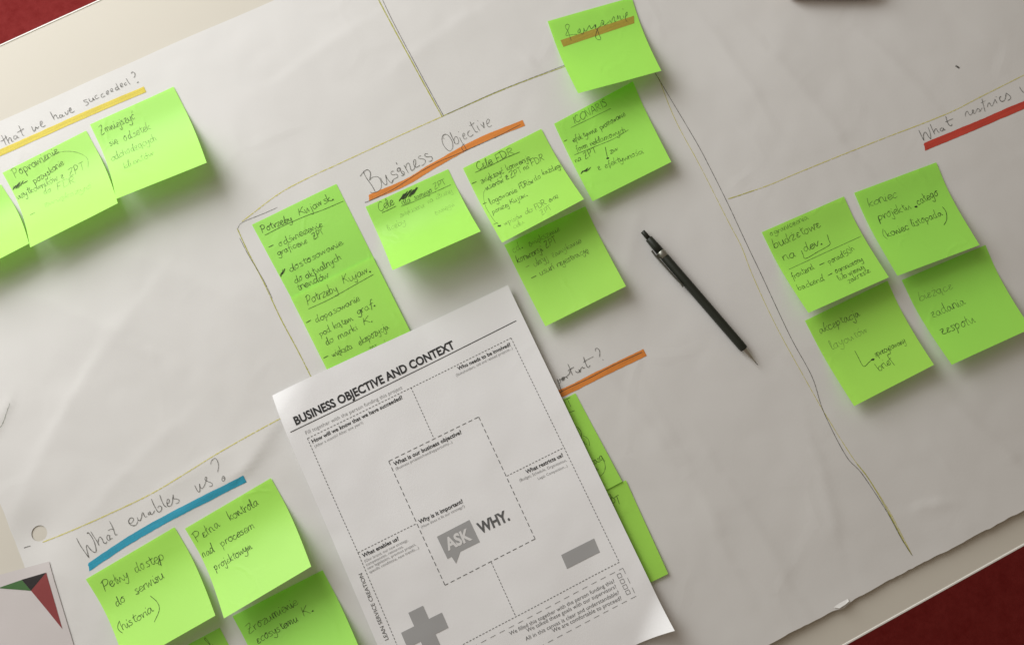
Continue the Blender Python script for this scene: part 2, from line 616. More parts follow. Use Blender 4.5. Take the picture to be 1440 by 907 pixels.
ACC = {'\u00f3': ('o', "5,13 8,17"), '\u015b': ('s', "4,13 7,17"), '\u0107': ('c', "5,13 8,17"), '\u017c': ('z', "5,14 5.5,15.5"),
       '\u017a': ('z', "5,13 8,16"), '\u0144': ('n', "5,13 8,17"), '\u0105': ('a', "9,0 8,-4 11,-5"), '\u0119': ('e', "6,0 5,-4 8,-5")}


ALT = {'a': "8,8 3,9 1,4 3,0 6,3 7,8 9,1 11,2", 'e': "8,8 4,9.5 3,6 5,5 2,4 2,1 5,0 9,2", 'n': "0,9 2,0 3,6 5,9 7,2 9,0 10,3", 'r': "0,9 2,0 3,7 6,9 7,7",
       'o': "6,10 2,8 1,3 4,0 7,3 7,8 4,10 6,11 9,10", 't': "3,16 4,3 7,1;1,10 7,13", 'u': "0,9 2,1 4,1 7,9 8,1 10,2",
       'i': "1,9 2,0 4,2;3,13 3.2,15", 'z': "1,9 7,10 2,1 8,-1;2,5 7,6", 'k': "2,19 1,0;7,9 2,4 9,-1", 'd': "6,9 2,8 1,2 4,0 7,4;9,19 7,8 8,0 10,1",
       'w': "0,9 2,1 4,6 6,8 7,1 10,9", 'p': "0,10 2,0 1,-8;1,6 5,10 8,6 5,1 2,2", 'm': "0,9 1,0 3,9 5,8 6,1 8,9 10,7 11,0 13,2"}


def glyph(ch):
    if ch in ALT and random.random() < 0.5:
        st = ALT[ch]
        return GLYPHS[ch][0], [[tuple(map(float, q.split(','))) for q in t.split()] for t in st.split(';')]
    if ch in ACC:
        b, ex = ACC[ch]
        adv, st = GLYPHS[b]
        st = st + ';' + ex
    else:
        adv, st = GLYPHS.get(ch, GLYPHS['n'])
    return adv, [[tuple(map(float, q.split(','))) for q in s.split()] for s in st.split(';') if s.strip()]


def write(ink, text, x0, y0, x1, y1, xh, w=0.00055, slant=0.03, jit=1.15):
    """One word whose baseline runs between two points of the sheet; xh is the height of its small letters in mm."""
    s = ink.s
    p0, p1 = np.array(s.inv(x0, y0)), np.array(s.inv(x1, y1))
    d = p1 - p0
    Ltot = np.linalg.norm(d)
    ex = d / Ltot
    ey = np.array([ex[1], -ex[0]])                  # up the page (v runs down)
    total = sum(glyph(c)[0] for c in text) or 1
    kx = Ltot / total
    ky = xh * 0.001 / 10
    w *= min(1.0, max(0.68, 1.2 * kx / ky))
    x = 0.0
    prev = None
    for ch in text:
        adv, strokes = glyph(ch)
        sx = 1 + 0.22 * (random.random() - 0.5)
        pw = 1.7 if ch in '-.' else 0.72 + 0.5 * random.random()
        js = 1 + 0.16 * jit * (random.random() - 0.5)
        jy = 1.3 * jit * (random.random() - 0.5)
        jr = 0.16 * jit * (random.random() - 0.5)

        def place(q):
            gx = q[0] * sx + (slant + jr) * q[1]
            return p0 + ex * (x + gx) * kx + ey * (q[1] * js + jy) * ky
        low = ch.islower()
        for si, st in enumerate(strokes):
            pts = [(a + 0.7 * jit * (random.random() - .5), b + 0.7 * jit * (random.random() - .5)) for a, b in st]
            line = [place(q) for q in smooth_line(pts, 4)]
            if si == 0 and prev is not None and low and random.random() < 0.75:
                a, b = prev, line[0]
                if ACC.get(ch, (ch,))[0] in 'acdgos':
                    b = a
                if 0 < np.linalg.norm(b - a) < 14 * ky:
                    ink.line(smooth_line([a, a * .5 + b * .5 - ey * ky * 0.8, b], 3), w * 0.75)
            ink.line(line, w * pw)
            if si == 0:
                prev = line[-1] if low and st[-1][1] < 11 and ch not in 'gjpy' else None
        x += adv


def px_line(ink, pts, w, n=6, **k):
    q = [ink.s.inv(*p) for p in pts]
    ink.line(smooth_line(q, n), w, **k)


def marker(ink, pts, w, seed=1):
    """A broad felt-tip stroke: ragged along the edges, blunt at the ends."""
    rnd = random.Random(seed)
    q = smooth_line([ink.s.inv(*p) for p in pts], 24)
    if len(q) < 4:
        a, b = q[0], q[-1]
        q = [np.array(a) * (1 - t / 30) + np.array(b) * t / 30 for t in range(31)]
    n = len(q)
    base = len(ink.V)
    w1 = w2 = 0.0
    for i, p in enumerate(q):
        p = np.array(p)
        d = np.array(q[min(i + 1, n - 1)]) - np.array(q[max(i - 1, 0)])
        d = d / np.linalg.norm(d)
        nr = np.array([-d[1], d[0]])
        w1 = 0.7 * w1 + 0.3 * rnd.uniform(-1, 1)
        w2 = 0.7 * w2 + 0.3 * rnd.uniform(-1, 1)
        sk = d * (0.0012 if i == 0 else 0)
        a = p + nr * (w / 2 * (1 + 0.13 * w1)) - sk
        b = p - nr * (w / 2 * (1 + 0.13 * w2)) + sk
        for c in range(5):
            p = a + (b - a) * c / 4
            ink.V.append(ink.s.P(p[0], p[1], ink.off))
    for i in range(n - 1):
        for c in range(4):
            k = base + 5 * i + c
            ink.F.append((k, k + 1, k + 6, k + 5))


# ------------------------------------------------------------------ the setting: floor, and the table
def build_floor():
    o = mesh_obj('floor', [(-4, -4, -0.74), (4, -4, -0.74), (4, 4, -0.74), (-4, 4, -0.74)], [(0, 1, 2, 3)], MAT_CARPET)
    o['kind'] = 'structure'


def build_table():
    a = unproj(0, 63, TABLE_Z)[:2]
    a2 = unproj(138, 0, TABLE_Z)[:2]
    b = unproj(1315, 837.5, TABLE_Z)[:2]
    b2 = unproj(1440, 768, TABLE_Z)[:2]
    b1 = unproj(1190, 907, TABLE_Z)[:2]
    e1 = (a2 - a) / np.linalg.norm(a2 - a) + (b2 - b1) / np.linalg.norm(b2 - b1)
    e1 /= np.linalg.norm(e1)
    e2 = np.array([e1[1], -e1[0]])
    depth = float(np.dot(b - (a + a2) / 2, e2))
    mid = (a + a2) / 2
    c = -mid @ e1
    ctr = mid + e1 * c + e2 * depth / 2
    t = thing('table', (ctr[0], ctr[1], -0.74), 'white laminate table with a pale plastic edge on a red carpet', 'table')
    rot = Matrix.Rotation(math.atan2(e1[1], e1[0]), 4, 'Z')

    def box(name, cx, cy, cz, sx, sy, sz, bev, mat, segs=2):
        bm = bmesh.new()
        bmesh.ops.create_cube(bm, size=1, matrix=Matrix.Translation((cx, cy, cz)) @ Matrix.Diagonal((sx, sy, sz, 1)))
        if bev:
            bmesh.ops.bevel(bm, geom=bm.edges[:], offset=bev, segments=segs, affect='EDGES', profile=0.5)
        bmesh.ops.transform(bm, matrix=Matrix.Translation((ctr[0], ctr[1], 0)) @ rot, verts=bm.verts)
        return bm_obj(name, bm, mat, t)
    LT = 1.6
    box('tabletop', 0, 0, TABLE_Z - 0.0125, LT - 0.0031, depth - 0.0031, 0.025, 0, MAT_TABLE)
    # edge band: a hollow frame round the top, its lip a hair proud of the laminate
    bm = bmesh.new()
    for (hx, hy) in ((LT / 2, depth / 2),):
        ring = []
        prof = [(-0.002, 0.0), (-0.0016, 0.0005), (-0.0006, 0.0005), (0, -0.0005), (0, -0.024), (-0.001, -0.0255), (-0.002, -0.0255)]
        for (sx, sy) in ((-1, -1), (1, -1), (1, 1), (-1, 1)):
            ring.append([bm.verts.new((sx * (hx + p), sy * (hy + p), TABLE_Z + z)) for p, z in prof])
        for i in range(4):
            A, B = ring[i], ring[(i + 1) % 4]
            for k in range(len(prof) - 1):
                bm.faces.new((A[k], A[k + 1], B[k + 1], B[k]))
    bmesh.ops.recalc_face_normals(bm, faces=bm.faces)
    bmesh.ops.transform(bm, matrix=Matrix.Translation((ctr[0], ctr[1], 0)) @ rot, verts=bm.verts)
    bm_obj('edge_band', bm, MAT_BAND, t)
    for sx in (-1, 1):
        for sy in (-1, 1):
            box('leg', sx * (LT / 2 - 0.09), sy * (depth / 2 - 0.09), (-0.74 + TABLE_Z - 0.0255) / 2, 0.04, 0.04,
                0.74 + TABLE_Z - 0.0255 - 0.0005, 0.003, MAT_LEG)


# ------------------------------------------------------------------ the flipchart paper
def torn(s):
    return 0.0011 * noise.noise(Vector((s * 45, 0.3, 0))) + 0.0006 * noise.noise(Vector((s * 160, 4.3, 0))) \
        + 0.0003 * noise.noise(Vector((s * 420, 8.3, 0)))


HW = {
    'business': "120,350 160,440 215,520 265,590 310,675;70,435 110,385 150,345 190,330 225,355 238,400 230,460 220,500;220,495 260,455 310,438 360,445 395,490 410,550 405,620 370,665 310,690 260,695 232,685;"
    "395,455 420,510 455,555 485,570 498,545 490,490 478,410;478,410 500,465 540,515 575,540 600,490;610,350 570,360 565,395 600,410 650,400 672,425 660,455 625,470 600,490 575,525;"
    "690,295 665,320 668,355 700,345 712,310 700,300 720,350 745,395 770,400;735,350 765,360 775,390 760,420 725,425;645,210 655,240 650,220 660,245;770,255 800,310 840,380;"
    "800,310 805,260 830,225 855,235 870,290 890,340 925,325 945,280 958,215 950,170 928,180 922,230 940,280 970,290 1000,275 1025,255;"
    "1040,105 1005,120 1010,150 1060,155 1105,170 1108,215 1080,250 1050,262;1150,75 1110,75 1105,110 1150,125 1205,120 1222,155 1205,190 1165,197",
    'objective': "165,520 140,490 160,455 210,450 260,500 295,570 302,640 285,690 250,712 200,680 150,610 130,540 135,480 165,448 200,445;255,410 290,490 335,580;"
    "320,550 330,500 355,480 380,510 395,560 380,595 345,600 320,570;410,495 440,560 480,620 510,670 515,700 490,710 455,690 445,650 465,610 490,600;390,400 395,412;"
    "470,480 490,460 490,435 470,430 460,460 470,500 495,525 525,500;575,385 545,410 540,450 565,480 600,475 630,445;575,245 600,300 640,370 670,410 700,400;565,310 600,295 640,260;"
    "685,305 705,350 730,385;693,230 707,236;740,280 770,310 800,345;800,345 795,300 785,250;845,285 875,260 885,215 860,205 840,240 850,300 885,330 925,300",
    'what': "70,600 110,680 170,770 228,850;228,850 210,780 195,715 205,690 235,730 275,770 310,780 320,750 300,660 260,580 220,530 205,545;250,515 290,580 330,640 358,695;"
    "345,660 350,610 370,585 395,610 415,655 440,668 460,640;500,570 470,560 455,590 465,620 490,630 495,600 485,570 500,610 530,600;490,385 520,440 545,500 565,560 590,550;470,505 510,485 550,490",
    'enables': "50,825 80,825 105,790 95,765 65,770 48,805 65,840 105,855 140,840 155,800;150,760 160,795 165,790 185,795 200,750 205,710 215,705 230,740 245,755 265,745;"
    "290,695 275,715 285,730 300,715 295,690 310,725 335,710 350,680;312,545 335,600 355,640 385,690 410,695 430,670 430,640 405,625 385,650;410,500 430,560 460,620 490,640;"
    "490,600 515,590 520,555 500,550 492,590 505,630 535,625 555,590 565,495;565,495 570,540 600,545 635,560 625,590 595,600;815,390 840,440 860,465 875,450 870,370;"
    "870,370 880,410 900,425 925,395 945,340 955,300 940,295 935,325 970,345 1015,365 1015,395 980,402;1000,145 1010,105 1050,75 1080,110 1092,170 1080,235;"
    "1130,310 1145,280 1165,300 1160,330 1140,340 1130,315 1150,300 1160,315",
    'restrics': "60,665 90,730 125,800;125,800 120,730 135,695 155,700 185,750 215,780;215,780 205,700 180,630;205,590 230,650 265,720;255,690 265,660 285,650 305,690 325,690;"
    "360,635 335,650 340,675 365,675 375,640 385,665 400,660;405,490 420,550 445,600 475,610 485,590;400,565 440,545 495,520;655,495 655,455 675,425 690,440 705,470 725,470 750,440 760,415 745,410 745,435 765,455 785,440 805,400 815,390 835,405 840,425 820,435;"
    "865,260 880,330 895,390 905,430;840,430 870,380;855,320 910,290;935,375 945,330 965,320 975,345 995,360 1020,310 1030,275;1030,270 1045,300 1060,325;1043,236 1052,246;"
    "1110,235 1090,255 1100,290 1130,300 1160,275 1175,195;1175,195 1185,200 1230,240 1225,270 1195,290;1345,115 1370,160 1395,185 1415,165 1430,120 1440,160 1460,160",
    'succeeded': "15,690 35,730 60,785;5,750 35,735 65,700;48,690 70,735 90,770;80,745 90,715 105,720 115,750 130,745;155,690 135,700 135,725 155,725 165,695 170,715 185,710;180,595 200,640 220,690 235,690;165,665 200,645 230,625;"
    "305,605 325,650 340,640 345,610 360,625 375,605;385,595 405,580 405,555 390,560 390,590 410,610 440,595;485,465 505,505 525,540;515,525 525,500 540,495 555,525 570,520;590,490 575,500 580,520 595,515 600,490 605,510 625,500;"
    "625,465 640,490 655,480 655,450;670,455 685,445 680,425 668,440 675,465 700,470 720,455;840,345 810,355 815,370 845,370 850,390 825,405;855,335 870,365 895,355 895,330 905,350 918,345;935,300 915,320 930,340 955,325;"
    "995,285 975,305 985,325 1015,310;1030,290 1045,275 1040,260 1025,275 1030,295 1055,290;1070,270 1085,255 1080,240 1065,250 1070,270 1095,265;1130,225 1115,235 1120,255 1140,245 1135,220;1118,190 1135,225 1155,250;"
    "1165,220 1180,205 1175,190 1160,200 1168,225 1190,220;1215,180 1200,195 1210,210 1225,195;1215,140 1235,175 1255,200;1265,95 1280,80 1300,95 1300,125 1290,135;1320,188 1335,175 1325,185 1337,178",
    'portant': "20,600 45,640 65,680;95,600 125,680 150,750 175,795;110,640 140,600 150,625 145,655 125,670;165,580 205,570 210,600 185,625 165,600 200,580 190,610 175,595;210,575 235,565 260,585 245,560 285,520 300,470;"
    "265,360 295,430 340,540;265,470 310,440 360,410;385,470 400,490 430,495 455,470 440,450 460,490 470,440 485,420 500,410 515,430 540,415;515,250 540,330 570,400 595,415 620,380;510,340 560,300 675,240;"
    "705,155 705,120 735,110 765,140 775,190 768,250;818,288 832,298",
    'rangowanie': "130,440 125,400 150,375 185,380 190,420 165,480 135,550 140,572 190,565 250,555 330,550;130,440 165,490 200,580 230,660;370,445 345,500 350,525 375,520 385,480 375,450 400,530 430,545 450,500 447,440;447,440 465,485 490,490 520,440 545,395 560,420 575,450 610,430 640,380;"
    "640,380 660,430 655,370 650,440 690,480 720,560 745,610 740,640 700,645 660,610 660,560 700,440 740,410;755,320 780,305 800,330 790,370 750,395 730,410;740,380 770,340 810,390 850,365 900,320;905,300 935,350 950,280 980,240 995,330 1020,310;"
    "1035,290 1045,215 1060,280 1085,220 1100,290 1130,270;1140,220 1155,270;1135,95 1140,115;1170,250 1205,215 1215,160 1190,180 1180,240 1190,300 1215,330",
}


def build_flipchart():
    o0 = unproj(720, 453)
    root = thing('flipchart_sheet', (o0[0], o0[1], 0), 'large creased white flipchart sheet with marker headings, spread over the table', 'paper')
    ds, ns, nt = DS, NS, NT
    hole = unproj(53.5, 750)[:2]
    hs, ht = float(np.dot(hole - FA, E1)) - FL, float(np.dot(hole - FA, E2))
    hr = 0.0062
    V, idx, Fc = [], {}, []

    def pt(s, t):
        p = FA + E1 * (FL + s) + E2 * t
        return (p[0], p[1], zp(p[0], p[1]))
    i0, j0 = int(round(hs / ds)), int(round(ht / (FW / nt)))
    m = 3
    for j in range(nt + 1):
        for i in range(ns + 1):
            s, t = i * ds, FW * j / nt
            if j >= nt - 1:
                k = 1.0 if j == nt else 0.4
                t += torn(s) * k + (0.0022 * math.exp(-((s - SPIKE) / 0.006) ** 2) * k)
            if i == 0:
                s += 0.0009 * noise.noise(Vector((t * 60, 2.2, 5)))
            idx[i, j] = len(V)
            V.append(pt(s, t))
    for j in range(nt):
        for i in range(ns):
            if i0 - m <= i < i0 + m and j0 - m <= j < j0 + m:
                continue
            Fc.append((idx[i, j], idx[i, j + 1], idx[i + 1, j + 1], idx[i + 1, j]))
    # the punched hole: bridge the square gap to a circle
    sq = [(i0 - m + k, j0 - m) for k in range(2 * m)] + [(i0 + m, j0 - m + k) for k in range(2 * m)] + \
         [(i0 + m - k, j0 + m) for k in range(2 * m)] + [(i0 - m, j0 + m - k) for k in range(2 * m)]
    rings = [[idx[q] for q in sq]]
    for f in (0.5, 1.0):
        ring = []
        for (i, j) in sq:
            s, t = i * ds, FW * j / nt
            a = math.atan2(t - ht, s - hs)
            cs, ct = hs + hr * math.cos(a), ht + hr * math.sin(a)
            ring.append(len(V))
            V.append(pt(s * (1 - f) + cs * f, t * (1 - f) + ct * f))
        rings.append(ring)
    for A, B in zip(rings, rings[1:]):
        n = len(A)
        for k in range(n):
            Fc.append((A[k], B[k], B[(k + 1) % n], A[(k + 1) % n]))
    mesh_obj('paper', V, Fc, MAT_FLIP, root, True)

    fl = Flat()

    def part(name, mat, label=None):
        def deco(fn, off=0.00012):
            k = Ink(fl, off)
            fn(k)
            k.build(name, mat, root, label)
        return deco
    # marker underlines
    for mat, pts, w, lab, sd in [
            (YELLOW, [(-30, 229), (0, 215.5), (100, 170.5), (204, 126)], 0.0056, 'yellow marker underline', 3),
            (ORANGE, [(519, 278.5), (571, 256.5), (612, 232), (673, 199), (736.5, 173)], 0.0054, 'orange marker underline below Business Objective', 4),
            (ORANGE, [(760, 566), (800, 548), (850, 523), (907, 495.5)], 0.0061, 'orange marker underline beside the printed sheet', 5),
            (RED, [(1300, 207), (1365, 180), (1440, 148), (1490, 129)], 0.0064, 'red marker underline', 6),
            (BLUE, [(125, 797), (185.5, 757), (252.7, 719.5), (344.5, 673)], 0.0060, 'blue marker underline', 7)]:
        k = Ink(fl, 0.00012)
        k.off = 0.0002
        marker(k, pts, w, sd)
        o = k.build('marker_underline', mat, root, lab)
        for p, q in ((pts[0], pts[1]), (pts[-1], pts[-2])):
            a, b2 = np.array(fl.inv(*p)), np.array(fl.inv(*q))
            d = (b2 - a) / np.linalg.norm(b2 - a)
            e = Ink(fl, 0.00028)
            e.line([a + d * 0.0002, a + d * 0.0016, a + d * 0.0028], w * 0.92, True, 0.1)
            e.build('stroke_end', mat, o)
    # headings
    def traced(label, blocks, w=0.00056, extra=()):
        k = Ink(fl, 0.00032)
        for ox, oy, sc, st in blocks:
            for t in st.split(';'):
                pts = [tuple(map(float, q.split(','))) for q in t.split()]
                px_line(k, [(ox + x / sc, oy + y / sc) for x, y in pts], w * random.uniform(0.75, 1.1), 4)
        for e in extra:
            px_line(k, e, w * 0.9, 8)
        k.build('heading', GRAPHITE, root, label)
    traced('pencil heading Business Objective', [(500, 210, 11.333, HW['business']), (610, 150, 11.34, HW['objective'])],
           extra=[[(513, 285), (520, 282.5), (553, 266.5), (588, 244), (616, 228.5), (641, 218), (672, 204.5), (700, 192), (732, 175.5)]])
    traced('pencil heading What enables us', [(100, 690, 9.067, HW['what']), (175, 635, 8.247, HW['enables'])])
    traced('pencil heading What restrics us', [(1285, 110, 9.07, HW['restrics'])])
    traced('pencil heading about having succeeded', [(0, 90, 6.857, HW['succeeded'])])
    traced('pencil heading ending in portant, beside the printed sheet', [(775, 480, 11.34, HW['portant'])], 0.0006,
           extra=[[(784, 553.5), (800, 545), (830, 531), (860, 515), (903, 495)]])
    # box lines: a yellow-green pen over pencil
    YG, PA, GR = LIME, LIME_PALE, GRAPHITE
    for mat, w, pts, lab in [
            (YG, 0.0011, [(527, -10), (548, 30), (585, 98), (622, 165)], None), (GR, 0.0005, [(533, -10), (553, 32), (588, 98), (624, 164)], None),
            (PA, 0.0010, [(622, 164), (560, 192), (480, 229), (400, 268), (340, 312)], None), (YG, 0.0008, [(622, 164), (690, 134), (745, 112), (800, 92)], None),
            (GR, 0.0004, [(628, 161), (690, 133), (745, 111), (800, 90)], None),
            (YG, 0.0009, [(333.6, 321.4), (347.9, 352.7), (371.7, 398.9), (394, 446.5), (419.3, 494), (440, 535)], None),
            (GR, 0.0004, [(334, 322), (341, 313), (372, 300), (400, 290), (440, 290), (487, 281)][0:3] + [(390, 292)], None),
            (GR, 0.0004, [(337, 335), (350, 360), (370, 393), (383, 420)], None),
            (GR, 0.0005, [(918, 98), (948, 148), (980, 202), (996, 232), (1023, 286), (1052, 348), (1074, 394), (1111, 473), (1141.8, 530), (1158, 579), (1189, 640), (1212, 666), (1245, 716), (1268, 758), (1283, 781)], None),
            (PA, 0.0006, [(926, 110), (950, 170), (985, 235), (1022, 308), (1042, 346), (1058, 387), (1092, 460), (1136, 540), (1165, 590), (1200, 645), (1222, 674), (1250, 718), (1270, 756), (1282, 779)], None),
            (YG, 0.0008, [(1205, 652), (1222, 674), (1248, 718), (1268, 756), (1282, 780)], None),
            (PA, 0.0009, [(1024, 280), (1080, 261), (1130, 240), (1240, 196), (1330, 161), (1380, 136), (1460, 96)], None),
            (YG, 0.0008, [(1024, 280), (1040, 275), (1060, 268)], None),
            (PA, 0.0010, [(60, 762), (100, 746), (150, 724), (220, 690), (300, 641), (345, 615), (395, 588)], None),
            (GR, 0.0006, [(34, 770), (38, 768.5), (43, 767.2)], None), (GR, 0.0016, [(1343.5, 93), (1346, 94.5), (1349, 96.5)], None)]:
        k = Ink(fl, 0.00018 if mat is not GR else 0.00024)
        px_line(k, pts, w, 10)
        k.build('drawn_line', mat, root, lab)
    # the shade along a small torn slit, drawn in as a thin dark line
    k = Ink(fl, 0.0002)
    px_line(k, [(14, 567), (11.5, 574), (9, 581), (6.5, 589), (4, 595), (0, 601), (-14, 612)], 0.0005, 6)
    k.build('tear_shade', INK_GLARE_SHADE, root)
    # the curled-up lip of paper on the torn edge
    lip = [(1171, 853), (1178, 848), (1186, 843.5), (1191, 841), (1192, 844), (1186, 849), (1178, 854)]
    V = [np.append(unproj(x, y)[:2], 0) for x, y in lip]
    for i, v in enumerate(V):
        v[2] = zp(v[0], v[1]) + (0.0003 if i in (0, 1, 2, 3) else 0.0016)
    mesh_obj('torn_lip', V, [tuple(range(len(V)))[::-1]], MAT_FLIP, root)


SPIKE = float(np.dot(unproj(1182, 850)[:2] - FA, E1)) - FL


# ------------------------------------------------------------------ sticky notes
SZ = 0.0762
GROUP = 'green sticky notes on the flipchart'
D, S_, F_, V_ = INK, INK_SOFT, INK_GLARE_SHADE, INK_GLARE


def build_note(label, corners, z0, pl, pr, lines=(), strokes=(), marks=(), flat=0.18):
    sf = Surf(corners, SZ, SZ, z0, pl, pr, flat)
    b = (sf.A + sf.B) / 2
    root = thing('sticky_note', (b[0], b[1], z0), label, 'sticky note', GROUP)
    sf.sheet('note_paper', 14, 18, MAT_NOTE, root)
    for quad, mat in marks:
        k = Ink(sf, 0.00012)
        q = [np.array(sf.inv(*p)) for p in quad]
        n = 10
        base = len(k.V)
        for i in range(n + 1):
            t = i / n
            for a, bb in ((q[0], q[1]), (q[3], q[2])):
                p = a * (1 - t) + bb * t
                k.V.append(sf.P(p[0], p[1], k.off))
        for i in range(n):
            c = base + 2 * i
            k.F.append((c, c + 1, c + 3, c + 2))
        k.build('marker_stripe', mat, root, 'brown marker stripe through the writing')
    for words, mat, wd in lines:
        k = Ink(sf)
        for (t, x0, y0, x1, y1, xh) in words:
            write(k, t, x0, y0, x1, y1, xh / 1.75, wd)
        k.build('handwriting', mat, root)
    for kind, pts, mat, wd in strokes:
        k = Ink(sf)
        if kind == 'trace':
            ox, oy, sc, st = pts
            for t in st.split(';'):
                px_line(k, [(ox + float(q.split(',')[0]) / sc, oy + float(q.split(',')[1]) / sc) for q in t.split()], wd * random.uniform(0.75, 1.1), 4)
        elif kind == 'scribble':
            cx, cy, rx, ry = pts
            rnd = random.Random(5)
            q = []
            m = 25 if rx > 8 else 11
            for i in range(m + 1):
                t = i / m
                f = (-1) ** i
                q.append((cx - rx + 2 * rx * t + f * 0.35 * rx + rnd.uniform(-1, 1), cy + ry * .5 - ry * t - f * ry * .6 + rnd.uniform(-1, 1)))
            px_line(k, q, wd, 3)
        else:
            px_line(k, pts, wd, 6)
        k.build({'underline': 'underline', 'scribble': 'scribble', 'arrow': 'drawn_arrow', 'line': 'pen_line', 'trace': 'handwriting'}[kind], mat, root)


def blob(x, y, r=2.0):
    return [(x - r, y + r * .4), (x + r, y - r * .5), (x - r * .6, y - r * .2), (x + r * .7, y + r * .3), (x - r, y + r * .1), (x + r, y - r * .1)]


W1, W2 = 0.00037, 0.00043


def build_notes():
    N = build_note
    N('blank green note cut off by the left edge, below the Poprawienie note',
      [(-112, 300), (1, 259.5), (40.5, 342.5), (-62, 396)], 0.0004, 30, 28)
    N('green note headed Poprawienie under the yellow underline',
      [(3, 243), (121, 184), (165.5, 286), (42, 348)], 0.0005, 33, 30,
      [([('Poprawienie', 21, 250, 83, 215, 6.5)], S_, W2), ([('-', 33, 262, 43, 257, 6), ('pozyskanie', 49, 259, 91, 231, 5)], D, W1),
       ([('u\u017cytkownik\u00f3w', 25, 281, 82, 254, 5.5), ('z', 86, 252, 91, 250, 5), ('ZPT', 98, 249, 121, 237, 6)], S_, W1),
       ([('do', 62, 274, 72, 270, 5), ('FDR', 81, 268, 108, 256, 6)], F_, W1), ([('zwi\u0119kszy\u0107', 62, 292, 128, 264, 5)], V_, W1), ([('-', 43, 305, 52, 301, 5)], S_, W1)],
      [('line', [(60, 229), (82, 215), (105, 214), (122, 222), (124, 236)], F_, 0.0004), ('scribble', (24, 262, 7, 7), S_, 0.0005)])
    N('green note headed Zmniejszy\u0107 below the end of the yellow underline',
      [(126.4, 175.4), (244, 122.4), (290.5, 229), (163, 280)], 0.0008, 33, 34,
      [([('Zmniejszy\u0107', 142, 190, 191, 167, 6)], S_, W2), ([('si\u0119', 155, 206, 167, 200, 5), ('odsetek', 175, 199, 213, 181, 6)], S_, W1),
       ([('odchodz\u0105cych', 157, 227, 222, 197, 6)], F_, W2), ([('klient\u00f3w', 175, 238, 218, 218, 6)], F_, W1)])
    N('flat green note headed Potrzeby Kujawsk. beside the corner of the pen lines',
      [(354, 316), (473, 259), (530, 372), (416, 431)], 0.0004, 0.1, 0.1,
      [([('Potrzeby', 368.7, 327.5, 412, 310, 6), ('Kujawsk.', 420.8, 304, 471, 280, 6.5)], D, W2),
       ([('-', 379, 350.5, 390, 345.5, 5), ('od\u015bwie\u017cenie', 393, 347.5, 454, 318, 5.5)], D, W1),
       ([('graficzne', 391, 360, 433, 341, 5), ('ZPT', 441, 337, 457, 328, 5)], D, W1), ([('dostosowanie', 408, 383, 483, 343, 5.5)], D, W2),
       ([('do', 415, 399, 427, 392.5, 5.5), ('aktualnych', 431, 393, 481, 364, 5.5)], D, W2), ([('trend\u00f3w', 419, 409, 464, 389, 5.5)], D, W2)],
      [('underline', [(372.3, 331), (400, 317), (430, 304), (455, 295), (483, 283)], D, 0.00045), ('scribble', (397, 383.5, 2.5, 5), D, 0.0006)])
    N('flat green note headed Potrzeby Kujaw. with its lower end under the printed sheet',
      [(409, 419), (524, 361), (581, 474), (466, 532)], 0.0017, 1, 1,
      [([('Potrzeby', 432.7, 429, 476, 408.5, 7), ('Kujaw.', 483.3, 400, 523, 381, 7)], D, W2),
       ([('-', 432, 456, 442, 451, 5), ('dopasowanie', 444.6, 454, 507, 422, 5.5)], D, W2),
       ([('pod', 450.6, 473, 466, 466, 5.5), ('k\u0105tem', 470, 463, 497, 450, 5.5), ('graf.', 502.7, 443, 529, 429, 5.5)], D, W2),
       ([('do', 459.5, 486, 470, 479.5, 5.5), ('marki', 476, 477.5, 504, 463, 5.5), ('K.', 511.6, 458, 526, 451, 6)], D, W2),
       ([('-', 456, 505.5, 466, 501.5, 5), ('wi\u0119ksza', 468.4, 502.5, 497, 489, 5.5), ('ekspozycja', 505.7, 486, 548, 461, 5.5)], D, W2),
       ([('na', 486, 517, 498, 511, 5.5), ('ZPT', 522, 499, 534, 493, 5.5), ('i', 541, 487, 545, 485, 5.5)], D, W2)],
      [('underline', [(433.6, 434.6), (464, 420.5), (495, 403), (525, 386)], D, 0.00045)])
    N('strongly curled green note headed Cele dla samego ZPT with a scribbled-out word',
      [(514, 291), (630, 238), (676, 326), (552, 380)], 0.0005, 47, 44,
      [([('Cele', 533.8, 298, 555, 287, 7)], D, W2), ([('dla', 566, 289, 578, 283.5, 5), ('samego', 583, 281.5, 608.5, 270, 4.5), ('ZPT', 611, 267, 628, 258, 5)], S_, W1),
       ([('zwi\u0119kszenie', 563, 306, 598, 291, 4.5), ('na', 602, 287, 610, 283, 4.5), ('d\u0142u\u017cej', 614, 281, 637, 270, 4.5)], V_, W1),
       ([('zasi\u0119gu', 612, 303, 640, 289, 5)], V_, W1), ([('liczby', 546, 325, 571, 314, 5)], V_, W1)],
      [('underline', [(537, 299.5), (547, 295), (557, 290)], D, 0.00045), ('underline', [(564, 290.5), (585, 282.5), (612, 270), (634, 260)], S_, 0.00045),
       ('scribble', (574.5, 273, 11, 9), D, 0.0006)])
